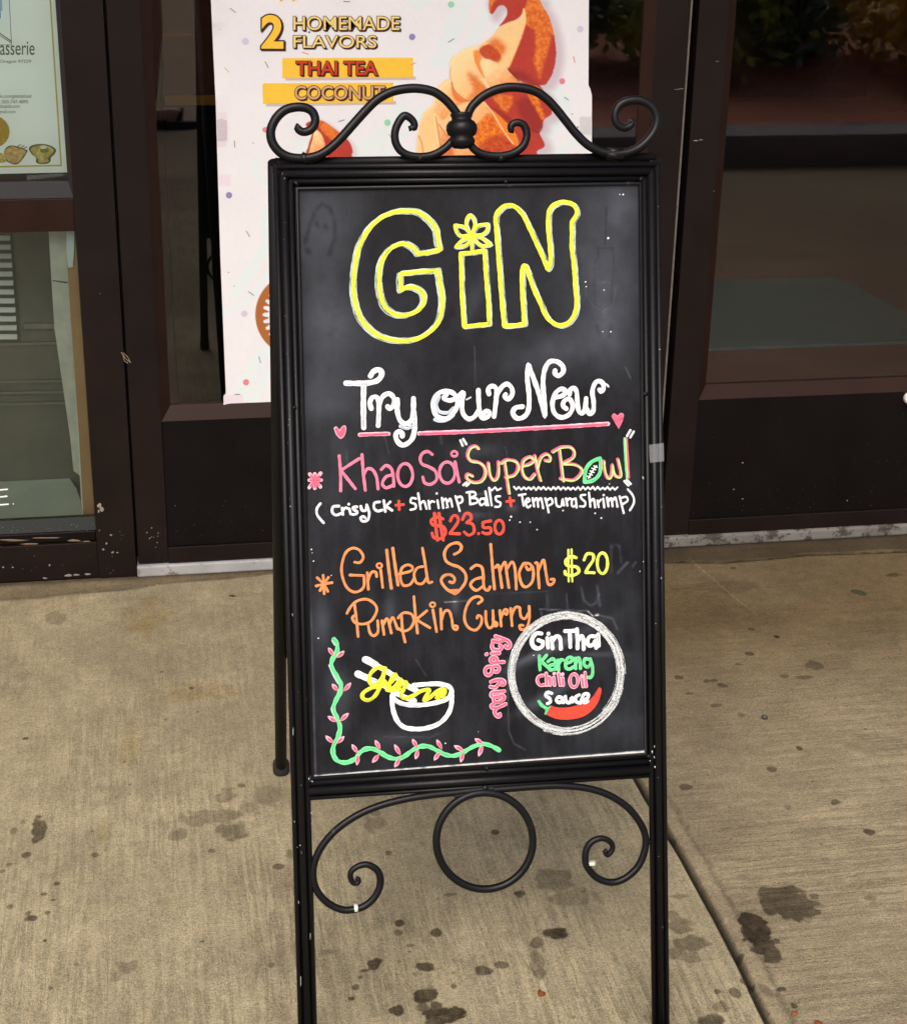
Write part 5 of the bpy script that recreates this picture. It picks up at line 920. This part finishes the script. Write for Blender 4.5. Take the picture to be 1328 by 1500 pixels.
# ---- menu sheet behind the upper window pane
mn = empty('menu_sheet', (-.3, WY+.03, .8), 'pale green printed menu sheet with gold border hanging inside the upper left window', 'menu')
MD = .0275
quad('paper', pm('menu_paper', (240, 244, 238), .03, 10), mn, [(-420, -500), (62, -500), (82.3, 0), (90, 120), (99, 252.5), (-420, 264)], MD, .0006)
mp = Print(MD); gl = pm('gold_line', (196, 178, 84), .2, 200); ink = pm('ink', (96, 98, 84)); ink2 = pm('black_ink', (30, 34, 38)); seal = pm('seal_gold', (170, 138, 20), .1); olv = pm('olive_ink', (92, 84, 40), .3, 120); food = mottled('food', (150, 128, 56), (214, 196, 110), 160); skw = mottled('skewer', (168, 130, 62), (222, 186, 112), 150); blu = pm('blue', (40, 110, 190))
mp.line(gl, (70, -60), (74, 0), 2.4); mp.line(gl, (74, 0), (90, 243.5), 2.4); mp.line(gl, (-400, 252), (91, 242.4), 2.4)
mp.text(ink, 'asserie', .5, 61, 51, 80.5, 2, .004); mp.text(ink, 's, Oregon 97229', -7, 87.5, 46, 93.5, 2); mp.text(ink, 'ok.com/ginthaifood', -2, 138, 46, 145, 2); mp.text(ink, ': 503-747-4895', 0, 146.5, 41.5, 151.5, 2); mp.text(ink, 'nthaipdx.com', -3, 153, 29, 159.5, 2); mp.text(ink, 'gmail.com', -2, 161, 23, 167.5, 2)
mp.dot(seal, -9, 193, 23.5, 2); mp.text(gl, '22', -5, 203, 8.5, 209, 3); mp.text(gl, '$', -3, 185, 1.5, 193, 3)
mp.line(ink2, (13, -20), (17.3, 65.5), .8); mp.line(ink2, (-60, 67), (17.4, 65.6), .8); mp.line(ink2, (-5, 45), (17, 60.5), 1.4); mp.line(ink2, (-5, 48.5), (17, 63), 1); mp.poly(blu, [(-40, 17), (1.2, 16.5), (1.4, 27), (-40, 28)], 2, smooth=False); mp.poly(pm('blue_pale', (150, 190, 214)), [(-40, -30), (1.6, -30), (4, 16), (-40, 17)], 1, smooth=False)
mp.poly(olv, [(42.6, 218), (46, 213.5), (56, 211), (68, 211.5), (78, 215), (82.6, 220), (80, 226), (75, 231), (74.5, 236), (70, 239.6), (58, 240), (53, 237), (53, 231), (47, 226)], 2); mp.poly(food, [(45.5, 219), (50, 214.8), (60, 213), (72, 214.5), (79, 219.5), (76, 226), (70, 231.5), (72, 236), (66, 238), (58, 238), (55.5, 232.5), (49, 226)], 3)
mp.poly(pm('leafy', (104, 120, 48)), [(59, 219), (68, 218), (72, 222), (62, 224)], 4); mp.poly(pm('radish', (222, 220, 200)), [(60, 213.5), (68, 213.5), (67, 218), (61, 218)], 4)
mp.poly(skw, [(6, 222), (17, 214.5), (24, 216), (38, 221), (34, 229), (26, 238.5), (16, 238), (10, 232)], 3); mp.poly(olv, [(7, 220), (17, 213), (38, 219), (40, 223), (27, 240), (14, 238.5), (8, 232)], 2); mp.poly(food, [(-8, 226), (2, 224), (8, 230), (9, 237), (-4, 239), (-10, 238)], 4)
for a, b in (((24, 216), (31, 211.5)), ((29, 217.5), (36, 213)), ((32, 219), (40, 215))): mp.line(olv, a, b, 1.2, 3)
mp.build('printed_matter', mn); quad('tape_strip', TAPE, mn, [(40, 257), (93, 253.5), (93, 257.5), (40, 264)], MD-.002, .0002)

# ------------------------------------------------------------------ small litter on the pavement
def leaf(label, name, cat, pts, c, rise=.003):
    k = MB(); P = catmull(pts, 1.2, True); V = [ground(*p, .0012) for p in P]; cx_ = sum(v.x for v in V)/len(V); cy_ = sum(v.y for v in V)/len(V); n_ = len(V)
    V.append(Vector((cx_, cy_, .0012+rise))); k.add(V, [(i, (i+1) % n_, n_) for i in range(n_)])
    V2 = [Vector((v.x, v.y, .0002)) for v in V[:-1]]; k.add(V[:-1]+V2, [(i, (i+1) % n_, n_+(i+1) % n_, n_+i) for i in range(n_)])
    return tag(k.build(name, mat('leaf_'+name+str(len(MATS)), c, .7, var=.35, vscale=300), None), label, cat)
leaf('small curled orange leaf scrap below the board, between the front legs', 'leaf_scrap', 'leaf', [(787, 1455), (789, 1449), (794, 1452), (799, 1454), (797, 1458), (790, 1459)], (112, 54, 14))
leaf('rust coloured leaf scrap beside the pavement joint', 'leaf_scrap', 'leaf', [(1158, 1484), (1163, 1481), (1168, 1482), (1167, 1486), (1161, 1487)], (120, 70, 34), .002)
leaf('orange leaf scrap at the lower right edge of the pavement', 'leaf_scrap', 'leaf', [(1192, 1496), (1198, 1495), (1204, 1498), (1203, 1502), (1195, 1503)], (118, 58, 14), .002)
leaf('narrow dark green leaf lying near the right hand door', 'fallen_leaf', 'leaf', [(1245, 865), (1254, 864), (1264, 867), (1269, 871), (1260, 871), (1250, 868)], (48, 50, 30), .003)
leaf('thin dark twig bit on the pavement left of the rear leg', 'twig', 'twig', [(335, 872), (341, 871.5), (346, 873), (340, 873.6)], (56, 44, 30), .002)
k = MB(); c = ground(1118, 1053); rr = .0052
k.lathe([(rr*math.sin(R(a))*(1+.1*math.sin(a)), rr*.8*(1-math.cos(R(a)))) for a in (8, 35, 65, 95, 125, 150, 172)], c-Vector((0, 0, .0006)), Vector((.3, .1, 1)), 14)
tag(k.build('pebble', mat('pebble', (70, 62, 58), .7, var=.4, vscale=300), None, smooth=True), 'round dark pebble lying alone on the right hand slab', 'pebble')
for lab, (x, y, r_) in (('tiny yellow crumb on the pavement by the pale threshold', (231, 857, 2.2)), ('tiny white crumb on the pavement by the pale threshold', (219, 859, 1.6)), ('small white petal on the pavement right of the iron ring', (776, 1269, 3.5))):
    k = MB(); c = ground(x, y); q_ = r_*.0009; pts = [(q_*(.7+.6*random.random())*math.cos(a), q_*(.7+.6*random.random())*math.sin(a)) for a in [2*math.pi*i/8 for i in range(8)]]
    V = [c+Vector((a, b, .0002)) for a, b in pts]+[c+Vector((0, 0, q_*.7))]; k.add(V, [(i, (i+1) % 8, 8) for i in range(8)])
    tag(k.build('crumb', mat('crumb'+str(x), (228, 176, 70) if 'yellow' in lab else (214, 210, 198), .7, var=.3, vscale=400), None), lab, 'crumb')

# ------------------------------------------------------------------ building round the doors, and its interior
stucco = mat('stucco', (150, 138, 120), .9, var=.1, vscale=20, bump=.5, bscale=150)
k = MB(); k.box(-7, -1.42, WY, WY+.2, 0, 4.2); k.box(-1.42, 2.11, WY+.0, WY+.2, 2.2, 4.2); k.box(2.11, 8, WY, WY+.2, 0, 4.2)
tag(k.build('shop_wall', stucco, None), 'tan stucco shop wall around and above the doors', 'wall')
CAN = 1.15  # overhang added out of view to darken the ground by the doors
cn = empty('shade_canopy', (.4, WY-CAN/2, 2.75), 'unseen flat tan roof added over the doors to shade the pavement', 'shade_canopy')
box_obj('soffit', mat('soffit', (118, 106, 92), .9), cn, -6, 7, WY-CAN, WY, 2.75, 2.80, bevel=0); box_obj('fascia', BRONZE, cn, -6, 7, WY-CAN-.03, WY-CAN, 2.68, 3.05)
tile = mat('interior_floor', (138, 88, 86), .5, var=.2, vscale=6)
k = MB(); k.box(-1.42, 4.0, WY+.06, WY+6, -.015, .001); tag(k.build('interior_floor', tile, None), kind='structure')
iw = mat('interior_wall', (58, 46, 40), .9, var=.2, vscale=3)
k = MB(); k.box(-3, 4, WY+6, WY+6.1, 0, 2.9); k.box(-.135, -.10, WY+.2, WY+6, 0, 2.9); k.box(4, 4.1, WY+.2, WY+6, 0, 2.9); k.box(-3, 4, WY+.2, WY+6.1, 2.9, 2.95); k.box(-1.5, -.12, WY+.9, WY+.95, 0, 2.9)
tag(k.build('interior_walls', iw, None), 'dark interior walls and ceiling seen dimly through the panes', 'wall')
mp_ = [ground(*p) for p in ((1000, 412), (1224, 410), (1336, 486), (1000, 516))]
y0 = mp_[3].y; y1 = mp_[1].y
k = MB(); V = [(p[0], p[1], z) for z in (.002, .010) for p in ((1.0, y1), (mp_[1].x, y1), (mp_[1].x+.08, y0), (1.0, y0))]
k.add(V, [(4, 5, 6, 7), (0, 1, 5, 4), (1, 2, 6, 5), (2, 3, 7, 6), (3, 0, 4, 7)])
tag(k.build('floor_mat', mat('teal_mat', (86, 124, 134), .95, var=.3, vscale=200), None), 'dull teal mat on the floor inside the right hand door', 'mat')
ct = empty('counter', (.5, WY+1, .6), 'brown wooden counter with a yellow lower edge behind the left door pane', 'counter')
zc = wall(295, 154, 1.0).z; zt = wall(295, 139, 1.0).z; xl = wall(240, 100, 1.0).x
box_obj('front', mat('counter_wood', (112, 60, 34), .5, var=.3, vscale=9), ct, xl, 1.0, WY+1.0, WY+1.03, zt, 1.35); box_obj('edge_strip', mat('counter_edge', (200, 146, 40), .5), ct, xl, 1.0, WY+.995, WY+1.03, zc, zt-.0005)
box_obj('carcass', mat('counter_dark', (18, 14, 13), .9), ct, xl, 1.0, WY+1.031, WY+1.6, .002, 1.36, bevel=0)

# ------------------------------------------------------------------ what the panes mirror: kerb, planting, car park line, a passer-by
k = MB(); k.box(.95, 9, -1.25, -.972, -.1, .14); tag(k.build('kerb', mat('dark_kerb', (140, 138, 140), .9, var=.3, vscale=20, bump=.6), None, bevel=.01), 'long dark concrete kerb edging the planting bed behind the photographer', 'kerb')
def bedz(X, Y):
    t = np.clip((-1.25-Y)/1.6, 0, 1); return .12+.22*t*t*(3-2*t)*sstep(.9, 1.6, X)+.05*(fbm(X*8, Y*8, 71)-.5)+.03*(fbm(X*40, Y*40, 73)-.5)
me = grid_mesh('planting_bed', np.linspace(.95, 9, 160), np.linspace(-6.5, -1.25, 120), bedz, {})
mulch = mottled('mulch', (128, 66, 52), (226, 146, 116), 55); tag(link('planting_bed', me, mulch), kind='structure')
LV = [mat('shrub_leaf', (176, 190, 84), .5, var=.4, vscale=9), mat('shrub_leaf_blue', (120, 156, 140), .5, var=.4, vscale=9), mat('shrub_leaf_gold', (232, 190, 84), .5, var=.4, vscale=9)]
def shrub(x, y, r_, h_, m, label, n_=1500, name='shrub'):
    t = empty(name, (x, y, .3), label, 'shrub', 'shrubs in the planting bed'); k = MB(); z0 = float(bedz(np.array([[x]]), np.array([[y]]))[0, 0])
    for _ in range(7):
        a = random.uniform(0, 6.28); e = Vector((x+r_*.6*math.cos(a), y+r_*.6*math.sin(a), z0+h_*random.uniform(.5, .85))); k.tube([Vector((x, y, z0-.03)), Vector((x, y, z0)).lerp(e, .5)+Vector((0, 0, .06)), e], [.016, .010, .004], 6)
    k.build('stems', mat('stem', (70, 52, 38), .9), t); k = MB()
    cl = [(random.gauss(0, .42), random.gauss(0, .42), random.uniform(.15, 1)) for _ in range(16)]
    for _ in range(n_):
        c = random.choice(cl); p = Vector((x+r_*(c[0]+random.gauss(0, .2)), y+r_*(c[1]+random.gauss(0, .2)), z0+h_*max(.03, c[2]*.9+random.gauss(0, .13))))
        d = Vector((random.gauss(0, 1), random.gauss(0, 1), random.gauss(.2, .8))).normalized(); s = d.cross(Vector((random.gauss(0, 1), random.gauss(0, 1), random.gauss(0, 1)))).normalized(); L = random.uniform(.05, .10); w_ = L*.28
        k.add([p, p+d*L*.5+s*w_, p+d*L, p+d*L*.5-s*w_], [(0, 1, 2, 3)])
    k.build('foliage', m, t)
for a in ((2.75, -2.25, .34, .62, LV[0], 'bushy yellow green shrub mirrored at the left of the right hand pane', 2200), (3.3, -2.4, .42, .75, LV[1], 'blue green shrub mirrored in the middle of the right hand pane', 2600), (3.95, -2.2, .34, .62, LV[2], 'golden leaved shrub mirrored at the right of the right hand pane', 2000), (2.15, -2.4, .34, .6, LV[1], 'small blue green shrub mirrored right of the poster', 1800), (4.8, -2.6, .5, .8, LV[0], 'broad green shrub farther along the bed', 1500), (2.5, -4.0, .8, 1.5, LV[0], 'tall green shrub at the back of the bed', 2200), (3.9, -4.2, .9, 1.6, LV[1], 'tall dark blue green shrub at the back of the bed', 2200)): shrub(*a)
YL = 2*WY-ground(264, 49).y
k = MB(); k.add([(-6, YL-.06, -.014), (.9, YL-.06, -.014), (.9, YL+.06, -.014), (-6, YL+.06, -.014)], [(0, 1, 2, 3)]); tag(k.build('painted_line', mat('yellow_line', (226, 168, 70), .7), None), 'yellow painted car park line mirrored high in the left door pane', 'line')
k = MB(); k.add([(-9, -9, -.016), (.949, -9, -.016), (.949, -.97, -.016), (-9, -.97, -.016)], [(0, 1, 2, 3)]); tag(k.build('car_park', mat('pale_car_park', (150, 134, 108), .9, var=.15, vscale=6, bump=.3), None), kind='structure')

# passer-by: one skinned body, clothes and hair as children
gp = ground(241, 181); PXp, PYp = gp.x, 2*WY-gp.y
def skin_obj(name, V, E, rad, m, parent, sub=2, root=0):
    me = bpy.data.meshes.new(name); me.from_pydata([tuple(v) for v in V], E, []); o = link(name, me, m, parent)
    md = o.modifiers.new('skin', 'SKIN'); md.use_smooth_shade = True
    for i, r_ in enumerate(rad): me.skin_vertices[0].data[i].radius = (r_, r_) if not isinstance(r_, tuple) else r_
    me.skin_vertices[0].data[root].use_root = True
    s = o.modifiers.new('sub', 'SUBSURF'); s.levels = sub; s.render_levels = sub; return o
pe = empty('person', (PXp, PYp, 0), 'person in black strapped sandals and dark shorts walking past, mirrored in the left door pane', 'person')
skin = mat('skin', (238, 186, 164), .55, var=.08, vscale=12)
bz = -.016
def pp(x, y, z): return Vector((PXp+x, PYp+y, z+bz))
V = [pp(-.10, .0, .94), pp(-.10, 0, 1.08), pp(-.09, 0, 1.25), pp(-.08, 0, 1.40), pp(-.075, 0, 1.49), pp(-.06, 0, 1.56), pp(-.05, 0, 1.64), pp(-.055, 0, 1.71),
     pp(-.10, .09, .90), pp(-.03, .095, .50), pp(-.07, .09, .10), pp(-.08, .09, .05), pp(.02, .09, .07), pp(.10, .09, .06),
     pp(-.10, -.09, .90), pp(-.10, -.095, .50), pp(-.32, -.09, .16), pp(-.35, -.09, .09), pp(-.26, -.09, .06), pp(-.18, -.09, .045),
     pp(-.08, .17, 1.41), pp(-.16, .23, 1.13), pp(-.06, .24, .92), pp(-.08, -.17, 1.41), pp(.0, -.23, 1.14), pp(.12, -.22, .95)]
E = [(0, 1), (1, 2), (2, 3), (3, 4), (4, 5), (5, 6), (6, 7), (0, 8), (8, 9), (9, 10), (10, 11), (11, 12), (12, 13), (0, 14), (14, 15), (15, 16), (16, 17), (17, 18), (18, 19), (3, 20), (20, 21), (21, 22), (3, 23), (23, 24), (24, 25)]
rad = [.125, .11, .12, .11, .05, .065, .085, .06, .085, .055, .037, .036, .034, .026, .085, .055, .037, .036, .040, .032, .05, .038, .028, .05, .038, .028]
body = skin_obj('body', V, E, rad, skin, pe)
for (wx, wy, wz, s_) in ((-.06, .24, .92, 1), (.12, -.22, .95, -1)):
    FV = [pp(wx, wy, wz), pp(wx+.01, wy, wz-.06)]; FE = [(0, 1)]; FR = [.026, .030]
    for j, (dy, L) in enumerate(((-.027, .062), (-.009, .072), (.009, .068), (.026, .052))):
        b0 = len(FV); FV += [pp(wx+.012, wy+dy, wz-.085), pp(wx+.022, wy+dy, wz-.085-L*.5), pp(wx+.018, wy+dy*1.05, wz-.085-L)]; FE += [(1, b0), (b0, b0+1), (b0+1, b0+2)]; FR += [.010, .009, .0075]
    b0 = len(FV); FV += [pp(wx+.035, wy-.02*s_, wz-.05), pp(wx+.05, wy-.022*s_, wz-.085)]; FE += [(1, b0), (b0, b0+1)]; FR += [.011, .009]
    skin_obj('hand', FV, FE, FR, skin, body, 1)
cl1 = mat('shirt', (60, 66, 84), .9, var=.1); cl2 = mat('shorts', (46, 42, 44), .9, var=.1); hair = mat('hair', (38, 28, 22), .6, var=.3, vscale=80); sole = mat('black_sole', (16, 15, 15), .7)
skin_obj('shirt', [pp(-.10, 0, .97), pp(-.10, 0, 1.1), pp(-.09, 0, 1.26), pp(-.08, 0, 1.40), pp(-.078, 0, 1.45), pp(-.08, .17, 1.41), pp(-.115, .2, 1.27), pp(-.08, -.17, 1.41), pp(-.045, -.2, 1.27)], [(0, 1), (1, 2), (2, 3), (3, 4), (3, 5), (5, 6), (3, 7), (7, 8)], [.145, .128, .135, .122, .07, .066, .06, .066, .06], cl1, pe)
skin_obj('shorts', [pp(-.10, 0, .96), pp(-.10, .09, .88), pp(-.07, .095, .66), pp(-.10, -.09, .88), pp(-.10, -.095, .66)], [(0, 1), (1, 2), (0, 3), (3, 4)], [.138, .105, .09, .105, .09], cl2, pe)
skin_obj('hair', [pp(-.09, 0, 1.60), pp(-.085, 0, 1.67), pp(-.065, 0, 1.735), pp(-.02, 0, 1.735)], [(0, 1), (1, 2), (2, 3)], [.07, .085, .07, .045], hair, pe, root=1)
k = MB()
for s_ in (-1, 1): k.lathe([(.001, -.006), (.008, -.004), (.009, 0), (.006, .004)], pp(.028, .03*s_, 1.65), Vector((1, 0, 0)), 10)
k.lathe([(.016, -.02), (.013, .0), (.006, .014)], pp(.03, 0, 1.625), Vector((1, 0, -.2)), 10); k.lathe([(.001, -.004), (.02, -.002), (.02, .002), (.001, .004)], pp(.022, 0, 1.585), Vector((1, 0, 0)), 12)
for s_ in (-1, 1): k.lathe([(.003, -.004), (.02, -.003), (.018, .004)], pp(-.05, .083*s_, 1.645), Vector((0, s_, 0)), 10)
k.build('face_features', mat('face_dark', (120, 72, 62), .6), body, smooth=True)
for fx_, fy_, z_, h_ in ((-.13, .09, 0, 0), (-.40, -.09, .035, 0)):
    k = MB(); n_ = 22; pr = []
    for i in range(n_):
        a = 2*math.pi*i/n_; pr.append((fx_+.14+.145*math.cos(a), fy_+.045*math.sin(a)*(1+.15*math.cos(a))))
    V = [pp(x, y, z_) for x, y in pr]+[pp(x, y, z_+.034) for x, y in pr]; k.add(V, [tuple(reversed(range(n_))), tuple(range(n_, 2*n_))]+[(i, (i+1) % n_, n_+(i+1) % n_, n_+i) for i in range(n_)])
    for x_ in (.06, .19): k.tube([pp(fx_+x_, fy_-.042, z_+.03), pp(fx_+x_+.02, fy_-.03, z_+.075), pp(fx_+x_+.025, fy_, z_+.088), pp(fx_+x_+.02, fy_+.03, z_+.075), pp(fx_+x_, fy_+.042, z_+.03)], .009, 8)
    k.build('sandal', sole, pe)

# a caught wisp of dry grass in the door gap
k = MB()
for a, b, c in (((178, 516), (185, 526), (192, 531)), ((180, 519), (183, 529), (188, 532)), ((181, 517), (188, 524), (191, 531))):
    k.tube([wall(*p, -.002) for p in catmull([a, b, c], 2)], .0007, 6)
tag(k.build('grass_wisp', mat('dry_grass', (140, 124, 104), .9), None), 'wisp of dry grass caught in the gap left of the door', 'grass wisp')
